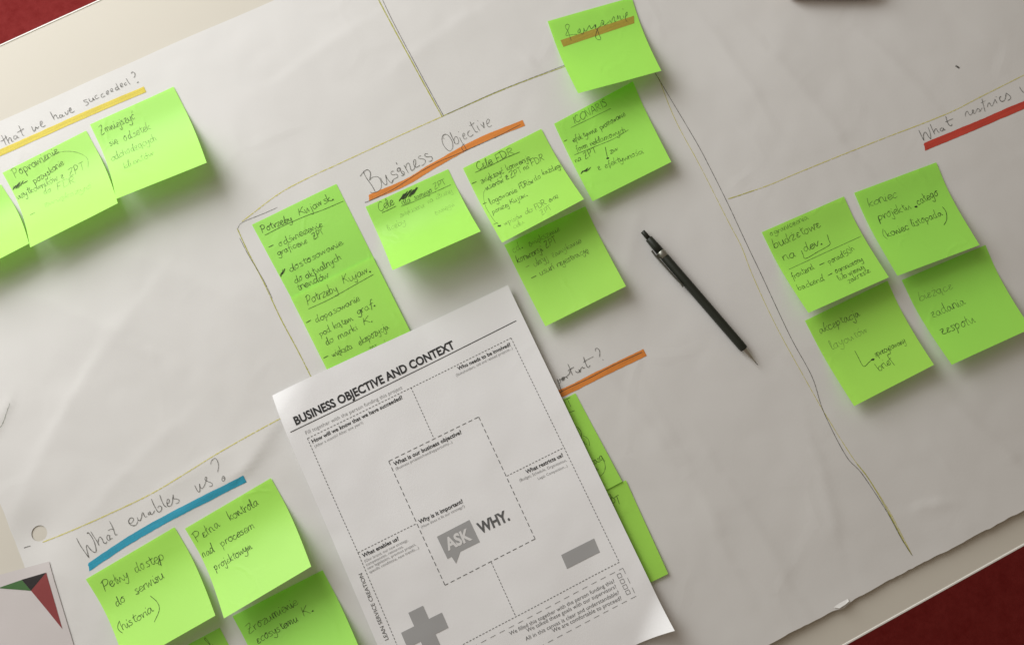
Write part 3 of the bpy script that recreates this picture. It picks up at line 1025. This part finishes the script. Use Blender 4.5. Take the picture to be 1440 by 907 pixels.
    N('green note headed Cele FDR with three bulleted lines below the orange underline',
      [(651, 237), (761, 182), (821, 281), (706, 342)], 0.0009, 33, 29,
      [([('Cele', 672, 240, 693, 230.5, 6.5), ('FDR', 699, 228.5, 724, 215.5, 6)], D, W2),
       ([('-', 664, 262, 673, 258.5, 5), ('zwi\u0119kszy\u0107', 677, 259, 709, 243, 4.8), ('konwersj\u0119', 713.4, 241, 746, 224, 4.8)], D, W1),
       ([('user\u00f3w', 684, 268, 709, 255.5, 4.8), ('z', 711, 254, 716, 251, 4.8), ('ZPT', 718, 251, 735, 242, 5), ('na', 737, 240, 745, 236, 4.5), ('FDR', 748, 234, 767, 225, 5.5)], D, W1),
       ([('-', 678, 291, 688, 287, 5), ('logowanie', 690, 288, 728, 269.5, 5), ('FDR\u00f3w', 731, 266.5, 751, 257, 5), ('do', 752, 255, 762, 250, 4.8), ('ka\u017cdego', 763.5, 247, 792, 234, 4.8)], D, W1),
       ([('poni\u017cej', 693, 301, 716, 290, 4.8), ('Kujaw.', 718, 288, 743, 275, 5)], S_, W1),
       ([('wpis\u00f3w', 710, 317.5, 736, 305, 5), ('do', 739, 302, 750, 297, 5)], F_, W1), ([('FDR', 753.6, 296, 769, 287, 5.5), ('oraz', 773, 285, 786, 277, 4.8)], S_, W1),
       ([('ZPT', 762, 303, 777, 294, 5)], F_, W1), ([('celu', 723, 322, 738, 314, 5)], V_, W1)],
      [('underline', [(668, 243), (690, 233), (712, 222), (731, 214)], D, 0.00045), ('line', [(686, 262), (680, 272), (682, 288), (688, 300), (696, 312), (701, 316)], F_, 0.0004),
       ('line', blob(702, 318, 2.2), S_, 0.0007), ('line', [(694, 316), (700, 313)], S_, 0.0005)])
    N('darker green note starting cd. zwi\u0119kszenie, tucked below the Cele FDR note',
      [(709, 345), (823, 291), (880, 403), (767, 459)], 0.0005, 13, 15,
      [([('cd.', 722, 356, 737, 348, 6), ('zwi\u0119kszenie', 744, 347.5, 788, 324.5, 5)], F_, W2), ([('konwersji', 728, 370.5, 764, 353, 5.5), ('ZPT', 768, 349, 784, 340, 5.5)], S_, W2),
       ([('-', 740, 379, 747, 376, 5), ('ukryj', 752, 375.5, 771, 365, 5.5), ('zamykanie', 777, 362.5, 818, 340.5, 5)], F_, W2),
       ([('-', 748, 394, 758, 390, 5), ('usu\u0144', 760, 388, 780, 377.5, 5.5), ('rejestracj\u0119', 784, 376, 828, 354, 5)], S_, W2)])
    N('green note reading ICONARIS with underlined lines, right of the Cele FDR note',
      [(779, 175), (890, 115), (944, 228), (833, 284)], 0.0006, 13, 15,
      [([('ICONARIS', 808, 175, 855, 148, 6)], S_, W2), ([('-', 794, 202, 801, 199, 5), ('efektywne', 806, 201, 840, 185, 5), ('promowanie', 844.7, 183.5, 880, 162.5, 5)], D, W1),
       ([('form', 811, 213.5, 827, 207, 4.8), ('reklamowych', 830.5, 206, 881, 185, 4.8)], D, W1),
       ([('na', 809, 229.5, 818, 225.5, 4.8), ('ZPT', 822.8, 224, 840, 214, 5)], D, W1), ([('zw', 858, 217, 870, 211.5, 5)], D, W1),
       ([('z', 841, 240, 846, 237, 5), ('efektywno\u015bci', 851, 237, 905, 215.5, 5)], D, W1)],
      [('underline', [(802.5, 180), (830, 167), (859, 153)], S_, 0.0004), ('underline', [(807.6, 218.2), (835, 207), (862, 196), (883.5, 183)], S_, 0.0004),
       ('arrow', [(851, 207), (852.5, 215), (854.2, 222)], D, 0.0005), ('arrow', blob(854.3, 223, 1.6), D, 0.0008), ('scribble', (823, 240, 6, 4), D, 0.0005)])
    N('green note at the top reading Rangowanie through a brown marker stripe',
      [(770, 31), (888, -2), (930, 100), (813, 132)], 0.0012, 26, 23,
      (), [('trace', (785, 5, 12.52, HW['rangowanie']), S_, 0.0005)],
      [([(788.2, 57.2), (891.3, 22.8), (892, 33.3), (792.2, 66.5)], BROWN)])
    N('green note reading ograniczenia bud\u017cetowe na dev., with a boxed word',
      [(1071, 327), (1186, 277), (1250, 390), (1137, 440)], 0.0009, 19, 19,
      [([('ograniczenia', 1083.5, 332.5, 1137, 308, 4.5)], S_, W1), ([('bud\u017cetowe', 1089, 350, 1155, 318.5, 7)], D, W2), ([('na', 1102, 367, 1120, 360, 7), ('dev.', 1131, 354.5, 1158, 342.5, 6)], D, W2),
       ([('frontend', 1115, 393, 1146, 377.5, 5), ('-', 1154, 375, 1164, 371, 5), ('ponad', 1166, 371.5, 1187, 361, 4.8), ('50h', 1190, 361, 1202, 350, 4.5)], D, W1),
       ([('backend', 1123, 408.5, 1160, 394, 5), ('-', 1166, 390, 1174, 386, 5), ('ograniczony', 1175.6, 384.5, 1214, 366.5, 4.3)], D, W1),
       ([('lub', 1180, 395, 1192, 389, 4.5), ('w', 1195, 388, 1200, 385, 4.5), ('mniej', 1201, 385, 1216, 377, 4.5)], D, W1), ([('zakresie', 1193.6, 399, 1224, 382, 4.5)], D, W1)],
      [('line', [(1126.7, 352.6), (1129, 358), (1132.8, 363.6), (1150, 354), (1166.3, 344.4), (1165, 337), (1163, 330)], D, 0.00045), ('line', [(1109, 379), (1160, 355.5), (1216, 330)], S_, 0.0004)])
    N('green note reading koniec projektu, upper right of the right-hand four',
      [(1200.5, 272), (1316, 229), (1377, 345), (1262, 388)], 0.0009, 16, 16,
      [([('koniec', 1222, 292, 1263, 277, 7)], S_, W2), ([('projektu', 1236, 310.5, 1282, 293, 6.5), ('ca\u0142ego', 1291, 289, 1320, 274.5, 6.5)], D, W2),
       ([('(koniec', 1244, 335, 1279, 322, 6), ('listopada', 1283, 319.5, 1326, 303, 6)], D, W2)],
      [('line', [(1325, 291), (1330, 298), (1331, 309), (1327, 317)], D, 0.0005), ('line', blob(1287.8, 291, 1.6), D, 0.0009)])
    N('green note reading akceptacja layout\u00f3w with an arrow, lower left of the right-hand four',
      [(1132, 451), (1248, 395), (1313, 513), (1201, 571)], 0.0004, 15, 17,
      [([('akceptacja', 1153, 469.5, 1210, 444, 6.5)], S_, W2), ([('layout\u00f3w', 1170, 492, 1222, 467, 6.5)], F_, W2), ([('sprecyzowany', 1231.5, 502, 1274, 481, 5)], D, W1), ([('brief', 1237, 522.5, 1257, 508, 6)], D, W1)],
      [('arrow', [(1201.8, 493.3), (1206, 501), (1214, 515), (1221, 510), (1225.4, 506)], D, 0.00045), ('arrow', blob(1227, 505.6, 2), D, 0.0008)])
    N('green note reading bie\u017c\u0105ce zadania zespo\u0142u, lower right of the right-hand four',
      [(1268, 394), (1385, 345), (1450, 462), (1338, 513)], 0.0004, 18, 18,
      [([('bie\u017c\u0105ce', 1293, 424, 1341, 406, 7)], F_, W2), ([('zadania', 1311, 447, 1359, 427, 7)], S_, W2), ([('zespo\u0142u', 1324, 470.5, 1373, 453, 7.5)], D, W2)])
    N('green note reading Pe\u0142ny dost\u0119p under the left end of the blue underline',
      [(121, 814), (245, 741), (303, 865), (178, 936)], 0.0008, 23, 25,
      [([('Pe\u0142ny', 147, 831, 183, 810.5, 7.5), ('dost\u0119p', 191, 805, 232, 785.5, 7.5)], D, W2), ([('do', 163.5, 852.5, 178, 844, 7), ('serwisu', 191, 836, 232, 811, 7)], D, W2),
       ([('(historia', 168, 889, 216, 859, 7)], D, W2)], [('line', [(211, 837), (221, 846), (224, 857), (217, 874)], D, 0.0005)])
    N('bright green note reading Pe\u0142na kontrola under the right end of the blue underline',
      [(260, 743), (381, 672), (438, 796), (315, 869)], 0.0009, 33, 31,
      [([('Pe\u0142na', 277, 762, 311, 739, 6.5), ('kontrola', 324, 732, 364, 708.5, 6.5)], D, W2), ([('nad', 286, 783.5, 302, 775, 6), ('procesem', 312, 768.5, 358.5, 742, 6)], D, W2),
       ([('projektowym', 303, 802, 356, 770, 6)], D, W2)])
    N('green note reading Zrozumienie ecosystemu K. at the bottom beside the printed sheet',
      [(327, 866), (454, 801), (512, 925), (386, 992)], 0.0005, 17, 17,
      [([('Zrozumienie', 350, 891, 420, 849, 7)], S_, W2), ([('ecosystemu', 362, 905, 421, 872, 6.5), ('K.', 427, 866.5, 444, 857.5, 7.5)], D, W2)])
    N('green note at the bottom edge with only one corner in the photo',
      [(190, 946), (309, 882), (368, 1000), (246, 1066)], 0.0003, 8, 8, [([('l', 297, 908, 300, 905, 8), ('la', 308, 918, 316, 914, 6)], S_, W2)])
    N('green note half under the printed sheet, just below an orange underline',
      [(690, 611), (809, 553), (875, 677), (757, 738)], 0.0005, 2, 2,
      [([('ZPT', 783, 582, 807, 570, 6.5)], S_, W2), ([('(historia)', 785, 645, 831, 622, 6)], D, W1), ([('kas\u0105', 833, 655, 849, 645, 5.5)], D, W1), ([('a', 837, 663, 842, 660, 5)], D, W1)],
      [('underline', [(792, 583), (800, 580), (808, 577)], S_, 0.0004), ('line', [(812, 600), (817, 607), (817, 618)], D, 0.00045), ('line', [(848, 645), (851, 655), (849, 664), (842, 671)], S_, 0.0004)])
    N('lowest green note peeking out right of the printed sheet',
      [(757, 735), (880, 675), (939, 806), (815, 866)], 0.0009, 2, 2,
      [([('na', 852, 704, 862, 699, 6), ('ZPT', 857, 716, 874, 707, 6)], D, W1)])


# ------------------------------------------------------------------ the printed sheet
FONT = bpy.data.fonts.load('<builtin>') if '<builtin>' not in [f.filepath for f in bpy.data.fonts] else bpy.data.fonts[0]


def text_mesh(body, bold):
    c = bpy.data.curves.new('type', 'FONT')
    c.body = body
    c.font = FONT
    c.size = 1.0
    c.offset = bold
    c.resolution_u = 3
    o = bpy.data.objects.new('type', c)
    COL.objects.link(o)
    dg = bpy.context.evaluated_depsgraph_get()
    ev = o.evaluated_get(dg)
    me = ev.to_mesh()
    V = [(v.co.x, v.co.y) for v in me.vertices]
    Fc = [tuple(p.vertices) for p in me.polygons]
    ev.to_mesh_clear()
    bpy.data.objects.remove(o)
    bpy.data.curves.remove(c)
    return V, Fc


def build_print():
    W, L = 0.210, 0.297
    A, B, C = np.array([382, 556.]), np.array([714, 402.]), np.array([943, 880.])
    a, b, c = (unproj(*p, 0.004)[:2] for p in (A, B, C))
    d = a + (c - b) * 1.0
    D_ = proj(np.append(d, 0.004))

    def lift(u, v):
        z = 0.0006 * math.sin(u * 22 + 1) * math.sin(v * 16)
        r = math.hypot(u, v)
        z -= 0.0075 * max(0, 1 - (u + v * 0.9) / 0.040) ** 2
        z += 0.004 * max(0, 1 - u / 0.09) ** 2 * max(0, 1 - v / 0.12)
        r = math.hypot(W - u, L - v)
        z += 0.011 * max(0, 1 - ((W - u) * 0.9 + (L - v)) / 0.030) ** 2
        z += 0.003 * max(0, 1 - (W - u) / 0.05) ** 2
        z += 0.0014 * max(0, 1 - u / 0.06) ** 2
        z += 0.0010 * noise.noise(Vector((u * 17, v * 15, 4.4))) + 0.0002 * noise.noise(Vector((u * 45, v * 45, 1.4)))
        return z
    sf = Surf([A, B, C, D_], W, L, 0.0030, 0, 0, 0.0, lift)
    root = thing('printed_sheet', tuple((a + c) / 2) + (0.0024,), 'white printed canvas sheet titled BUSINESS OBJECTIVE AND CONTEXT lying over the notes', 'paper')
    sf.sheet('paper', 70, 99, MAT_SHEET, root)
    OFF = 0.00022

    def flat_poly(name, pts_px, mat, parent=root, off=OFF, uv=None):
        q = uv or [sf.inv(*p) for p in pts_px]
        bm = bmesh.new()
        bm.faces.new([bm.verts.new((p[0], p[1], 0)) for p in q])
        for ax in (0, 1):
            lo, hi = min(p[ax] for p in q), max(p[ax] for p in q)
            c = lo + 0.003
            while c < hi - 0.0005:
                bmesh.ops.bisect_plane(bm, geom=bm.verts[:] + bm.edges[:] + bm.faces[:], dist=1e-7,
                                       plane_co=(c, c, 0), plane_no=(1 - ax, ax, 0))
                c += 0.003
        for v in bm.verts:
            v.co = sf.P(v.co.x, v.co.y, off)
        return bm_obj(name, bm, mat, parent)

    def text(name, body, x0, y0, x1, y1, mat, bold=0.0, cap=None, off=OFF, parent=root):
        V, Fc = text_mesh(body, bold)
        xs = [v[0] for v in V]
        lo, hi = min(xs), max(xs)
        p0, p1 = np.array(sf.inv(x0, y0)), np.array(sf.inv(x1, y1))
        dd = p1 - p0
        Ln = np.linalg.norm(dd)
        ex = dd / Ln
        ey = np.array([ex[1], -ex[0]])
        k = Ln / (hi - lo)
        ky = (cap * 0.001 / CAPH) if cap else k
        out = []
        for x, y in V:
            p = p0 + ex * (x - lo) * k + ey * y * ky
            out.append(sf.P(p[0], p[1], off))
        return mesh_obj(name, out, Fc, mat, parent)

    def dashes(name, pts_px, on, gap, w, mat, closed=False):
        k = Ink(sf, OFF)
        q = [np.array(sf.inv(*p)) for p in pts_px]
        if closed:
            q.append(q[0])
        for p, r in zip(q, q[1:]):
            dd = r - p
            Ln = np.linalg.norm(dd)
            ex = dd / Ln
            t = 0.0
            while t < Ln:
                e = min(t + on, Ln)
                if e - t > 0.0002:
                    k.line([p + ex * t, p + ex * e], w, False, 0.0, True)
                t += on + gap
        return k.build(name, mat, root)

    text('title', 'BUSINESS OBJECTIVE AND CONTEXT', 416.4, 597.6, 640.2, 489.0, PRINT, 0.030, cap=6.6)
    k = Ink(sf, OFF)
    k.line([sf.inv(408.4, 607.6), sf.inv(725.8, 451)], 0.0006, False, 0)
    k.build('title_rule', PRINT, root)
    text('subtitle', 'Fill together with the person funding this project', 430.5, 611, 566, 546.5, PRINT_LIGHT, -0.006, cap=2.9)
    bot = sf.inv(558.3, 906.7)
    # outer and inner frames
    blpx = (571.5, 938)
    dashes('dashed_frame', [(432.3, 616.3), (718.5, 475.2), (793, 629), (870.7, 790), (648.3, 907), (593, 935.5), (558.3, 906.7)][:5] + [(590, 936)], 0.0017, 0.0011, 0.00045, PRINT_MID)
    dashes('dashed_frame', [(432.3, 616.3), (480, 725), (503.3, 776.7), (558.3, 906.7), (572, 939)], 0.0017, 0.0011, 0.00045, PRINT_MID)
    dashes('dashed_box', [(546.5, 648.3), (673, 586), (752.3, 757.3), (625.7, 822.3)], 0.0034, 0.0020, 0.0005, PRINT_MID, True)
    for pts in ([(577.8, 544.6), (609.8, 616)], [(503.3, 776.7), (586, 735.5)], [(712.7, 669), (793, 629)], [(690.7, 790), (725, 866)]):
        dashes('dashed_divider', pts, 0.0017, 0.0011, 0.00045, PRINT_MID)
    dashes('checklist_frame', [(650, 917), (875.7, 798.3), (894.3, 837.7), (740, 918.5)], 0.0046, 0.0034, 0.0003, PRINT_MID)
    for body, x0, y0, x1, y1 in [
            ('How will we know that we have succeeded?', 439.7, 623, 566.5, 560.3), ('Who needs to be involved?', 644.5, 520.8, 718.5, 486),
            ('What is our business objective?', 554.8, 655, 649.5, 609.3), ('Why is it important?', 590, 736.3, 651.5, 706.3),
            ('What enables us?', 510.7, 783.6, 561.3, 758.6), ('What restricts us?', 740.5, 666, 792.3, 641.5)]:
        text('question', body, x0, y0, x1, y1, PRINT, 0.02)
    for body, x0, y0, x1, y1 in [
            ('(After a month? After one year?)', 443, 629.4, 510.7, 595.2), ('(Stakeholders, old and related projects...)', 641.7, 529.4, 721, 490.7),
            ('(Business problem/need/opportunity...)', 557, 660.9, 636, 622.4), ('(How does it fit our strategy?)', 592.7, 742.6, 653.5, 712.4),
            ('(Our brand, our new strategy,', 513.3, 790.4, 574, 760), ('competencies, resources,', 515.3, 795.6, 567.3, 769.2),
            ('new legislation, previous project,', 517.5, 800.6, 585, 766.2), ('specific conditions, new trends....)', 520, 805.8, 589.3, 771),
            ('(Budget, Schedule, Organization,', 731, 677, 797, 648.2), ('Legal, Competition...)', 757, 674.5, 798, 656)]:
        text('hint', body, x0, y0, x1, y1, PRINT_LIGHT, -0.004)
    bubble = flat_poly('speech_bubble', [(614.3, 754.3), (660, 730.7), (674.7, 761.7), (647.3, 775.3), (641.3, 792), (635, 782.4), (629.3, 785.5)], PRINT_GREY, root, 0.00016)
    text('bubble_lettering', 'ASK', 630, 773.6, 664.5, 757.4, PRINT_WHITE, 0.035, cap=9.0, off=0.0003, parent=bubble)
    text('slogan', 'WHY.', 675.5, 750.3, 717.5, 730.3, PRINT_MID, 0.035, cap=8.2)
    flat_poly('minus_sign', [(789, 780), (835.3, 756.7), (843.3, 776), (797.3, 799.3)], PRINT_GREY)
    # plus sign, arms turned with the sheet
    cu, cv = sf.inv(597.3, 885.5)
    al, aw = 0.0172, 0.0062
    plus = [(-aw, -al), (aw, -al), (aw, -aw), (al, -aw), (al, aw), (aw, aw), (aw, al), (-aw, al), (-aw, aw), (-al, aw), (-al, -aw), (-aw, -aw)]
    flat_poly('plus_sign', None, PRINT_GREY, uv=[(cu + x, cv + y) for x, y in plus])
    for body, x0, y0, x1, y1 in [
            ('We filled this together with the person funding this?', 717.5, 893, 864.5, 818.3), ('We talked these goals with our supervisors?', 741.7, 888.5, 867, 826),
            ('All in this canvas is clear and understandable?', 740, 900.5, 871, 834.4), ('We are comfortable to proceed?', 777.7, 889, 874.5, 842.3)]:
        text('checklist_line', body, x0, y0, x1, y1, PRINT_MID, -0.006)
    for x, y in ((871, 809), (875, 816.9), (879, 824.7), (882.8, 832.2)):
        u, v = sf.inv(x, y)
        k = Ink(sf, OFF)
        h = 0.0015
        for p, q in (((-h, -h), (h, -h)), ((h, -h), (h, h)), ((h, h), (-h, h)), ((-h, h), (-h, -h))):
            k.line([(u + p[0], v + p[1]), (u + q[0], v + q[1])], 0.0003, False, 0)
        k.build('checkbox', PRINT_MID, root)
    text('side_lettering', 'LEAN SERVICE CREATION', 546.5, 898, 509, 805, PRINT_MID, 0.0, cap=2.9)


# ------------------------------------------------------------------ mechanical pencil
def build_pencil():
    zc = 0.0042
    p0 = unproj(903.6, 325.4, zc)
    p1 = unproj(1066, 513.5, zc)
    ax = p1[:2] - p0[:2]
    Ln = float(np.linalg.norm(ax))
    ax /= Ln
    base = zp(*((p0[:2] + p1[:2]) / 2)) + 0.0002
    r = 0.0037
    root = thing('mechanical_pencil', (p0[0], p0[1], base), 'black mechanical pencil with a silver clip and tip lying on the flipchart', 'pencil')
    X = Vector((ax[0], ax[1], 0))
    Y = Vector((-ax[1], ax[0], 0))
    Z = Vector((0, 0, 1))
    black = plain_mat('black_barrel', (0.019, 0.022, 0.015), 0.46, 0, 0.4)
    silver = plain_mat('brushed_metal', (0.55, 0.54, 0.5), 0.32, 1.0)
    dark = plain_mat('dark_clip_metal', (0.16, 0.165, 0.14), 0.35, 0.9)
    grey = plain_mat('grey_metal_ring', (0.38, 0.38, 0.34), 0.35, 0.9)

    def lathe(name, prof, mat, seg=20, parent=root, flat=False):
        V, Fc = [], []
        for s, rr in prof:
            for k in range(seg):
                t = 2 * math.pi * (k + 0.5) / seg
                V.append(Vector((p0[0], p0[1], base + r)) + X * s + Y * rr * math.cos(t) + Z * rr * math.sin(t))
        for i in range(len(prof) - 1):
            for k in range(seg):
                a, b = i * seg + k, i * seg + (k + 1) % seg
                Fc.append((a, b, b + seg, a + seg))
        Fc.append(tuple(range(seg))[::-1])
        Fc.append(tuple(range((len(prof) - 1) * seg, len(prof) * seg)))
        o = mesh_obj(name, V, Fc, mat, parent, not flat)
        return o
    u = Ln / 248.0
    f = lambda px: px * u
    lathe('button', [(f(0), 0.0014), (f(0.5), 0.0019), (f(6), 0.0020), (f(14.5), 0.0020)], black)
    lathe('cap', [(f(13.5), 0.0028), (f(14.2), 0.0031), (f(28), 0.0034), (f(38.5), 0.0035)], black)
    ring = lathe('clip_ring', [(f(38.4), 0.00365), (f(39), 0.0039), (f(48), 0.0039), (f(48.6), 0.00365)], grey)
    lathe('barrel', [(f(48.4), 0.0035), (f(49), 0.0036), (f(100), 0.0037), (f(205), 0.00355), (f(217.5), 0.0034), (f(219), 0.0030)], black, 16)
    lathe('tip', [(f(218.5), 0.0023), (f(220), 0.0022), (f(228), 0.00165), (f(236), 0.0010), (f(237), 0.0006), (f(243), 0.0005)], silver)
    lathe('lead', [(f(242.5), 0.0003), (f(248), 0.0002)], black, 8)
    # clip: a bent strip along the lower-left flank
    V, Fc = [], []
    st = [(30, 0.0052, 0.0012), (38, 0.0056, 0.0013), (46, 0.0055, 0.0013), (70, 0.0053, 0.0012), (86, 0.0049, 0.0011), (92, 0.0045, 0.0011), (96, 0.0048, 0.0010), (98, 0.0052, 0.0007)]
    for s, y, hw in st:
        for dy, dz in ((-0.0005, -hw), (0.0005, -hw), (0.0005, hw), (-0.0005, hw)):
            V.append(Vector((p0[0], p0[1], base + r + 0.0010)) + X * f(s) - Y * (y + dy) + Z * dz)
    n = len(st)
    for i in range(n - 1):
        for k in range(4):
            a, b = 4 * i + k, 4 * i + (k + 1) % 4
            Fc.append((a, a + 4, b + 4, b))
    Fc += [(0, 1, 2, 3), (4 * n - 1, 4 * n - 2, 4 * n - 3, 4 * n - 4)]
    mesh_obj('clip', V, Fc, dark, root)
    # bridge from ring to clip
    V = []
    for s in (39.5, 46):
        for y in (0.0032, 0.0053):
            for z in (-0.0011, 0.0013):
                V.append(Vector((p0[0], p0[1], base + r + 0.0008)) + X * f(s) - Y * y + Z * z)
    mesh_obj('clip_bridge', V, [(0, 1, 3, 2), (4, 6, 7, 5), (0, 2, 6, 4), (1, 5, 7, 3), (0, 4, 5, 1), (2, 3, 7, 6)], dark, ring)


# ------------------------------------------------------------------ leaflet with a triangle emblem, lower left corner
def build_leaflet():
    W, L = 0.148, 0.210
    z0 = 0.0007
    tr = unproj(68.5, 789, z0)[:2]
    e = unproj(0, 807.5, z0)[:2] - tr
    e /= np.linalg.norm(e)
    g = unproj(104, 907, z0)[:2] - tr
    g /= np.linalg.norm(g)
    tl = tr + e * W
    br = tr + g * L
    bl = br + e * W
    cs = [proj(np.append(p, z0)) for p in (tl, tr, br, bl)]
    sf = Surf(cs, W, L, z0, 0, 0, 0.0, lambda u, v: 0.0003 * max(0, 1 - u / 0.08))
    root = thing('leaflet', (tr[0], tr[1], z0), 'pale leaflet with a green, black and red triangle emblem in the lower left corner', 'leaflet')
    sf.sheet('leaflet_paper', 40, 54, MAT_CARD, root)
    for name, mat, pts in (('green_triangle', LOGO_GREEN, [(-3, 826.5), (30.8, 814.8), (43.6, 830)]),
                           ('black_triangle', LOGO_BLACK, [(30.8, 814.6), (65, 804.6), (43.6, 830)]),
                           ('red_triangle', LOGO_RED, [(65.2, 804.6), (87.8, 883.7), (43.8, 830)])):
        q = [sf.inv(*p) for p in pts]
        n = 10
        V, Fc, ix = [], [], {}
        A, B, C = map(np.array, q)
        for i in range(n + 1):
            for j in range(n + 1 - i):
                p = A + (B - A) * i / n + (C - A) * j / n
                ix[i, j] = len(V)
                V.append(sf.P(p[0], p[1], 0.0002))
        for i in range(n):
            for j in range(n - i):
                Fc.append((ix[i, j], ix[i + 1, j], ix[i, j + 1]))
                if i + j < n - 1:
                    Fc.append((ix[i + 1, j], ix[i + 1, j + 1], ix[i, j + 1]))
        mesh_obj(name, V, Fc, mat, root)


# ------------------------------------------------------------------ an unknown brown object past the top edge, added for its shadow
def build_brown_object():
    a = unproj(1104, -0.9, 0.004)
    b = unproj(1232, -0.9, 0.004)
    w = float(np.linalg.norm(b - a))
    c = (a + b) / 2
    bm = bmesh.new()
    bmesh.ops.create_cube(bm, size=1, matrix=Matrix.Translation((c[0], c[1] + 0.047, 0.0070)) @ Matrix.Diagonal((w, 0.094, 0.011, 1)))
    vert = [e for e in bm.edges if abs(e.verts[0].co.z - e.verts[1].co.z) > 0.005]
    bmesh.ops.bevel(bm, geom=vert, offset=0.009, segments=6, affect='EDGES', profile=0.5)
    hor = [e for e in bm.edges if abs(e.verts[0].co.z - e.verts[1].co.z) < 1e-5 and len(e.link_faces) == 2 and
           e.link_faces[0].normal.dot(e.link_faces[1].normal) < 0.3]
    bm.normal_update()
    hor = [e for e in bm.edges if abs(e.verts[0].co.z - e.verts[1].co.z) < 1e-5 and e.calc_face_angle(0) > 1.0]
    bmesh.ops.bevel(bm, geom=hor, offset=0.003, segments=3, affect='EDGES', profile=0.5)
    root = thing('brown_object', (c[0], c[1] + 0.047, 0.001), 'unknown brown object mostly beyond the top edge, placed for its shadow', 'brown_object')
    bm_obj('object_body', bm, plain_mat('brown_cover', (0.42, 0.28, 0.18), 0.55), root, False)


CAPH = 0.7
build_floor()
build_table()
build_flipchart()
build_notes()
V_cap, _f = text_mesh('H', 0.0)
CAPH = max(v[1] for v in V_cap)
build_print()
build_pencil()
build_leaflet()
build_brown_object()
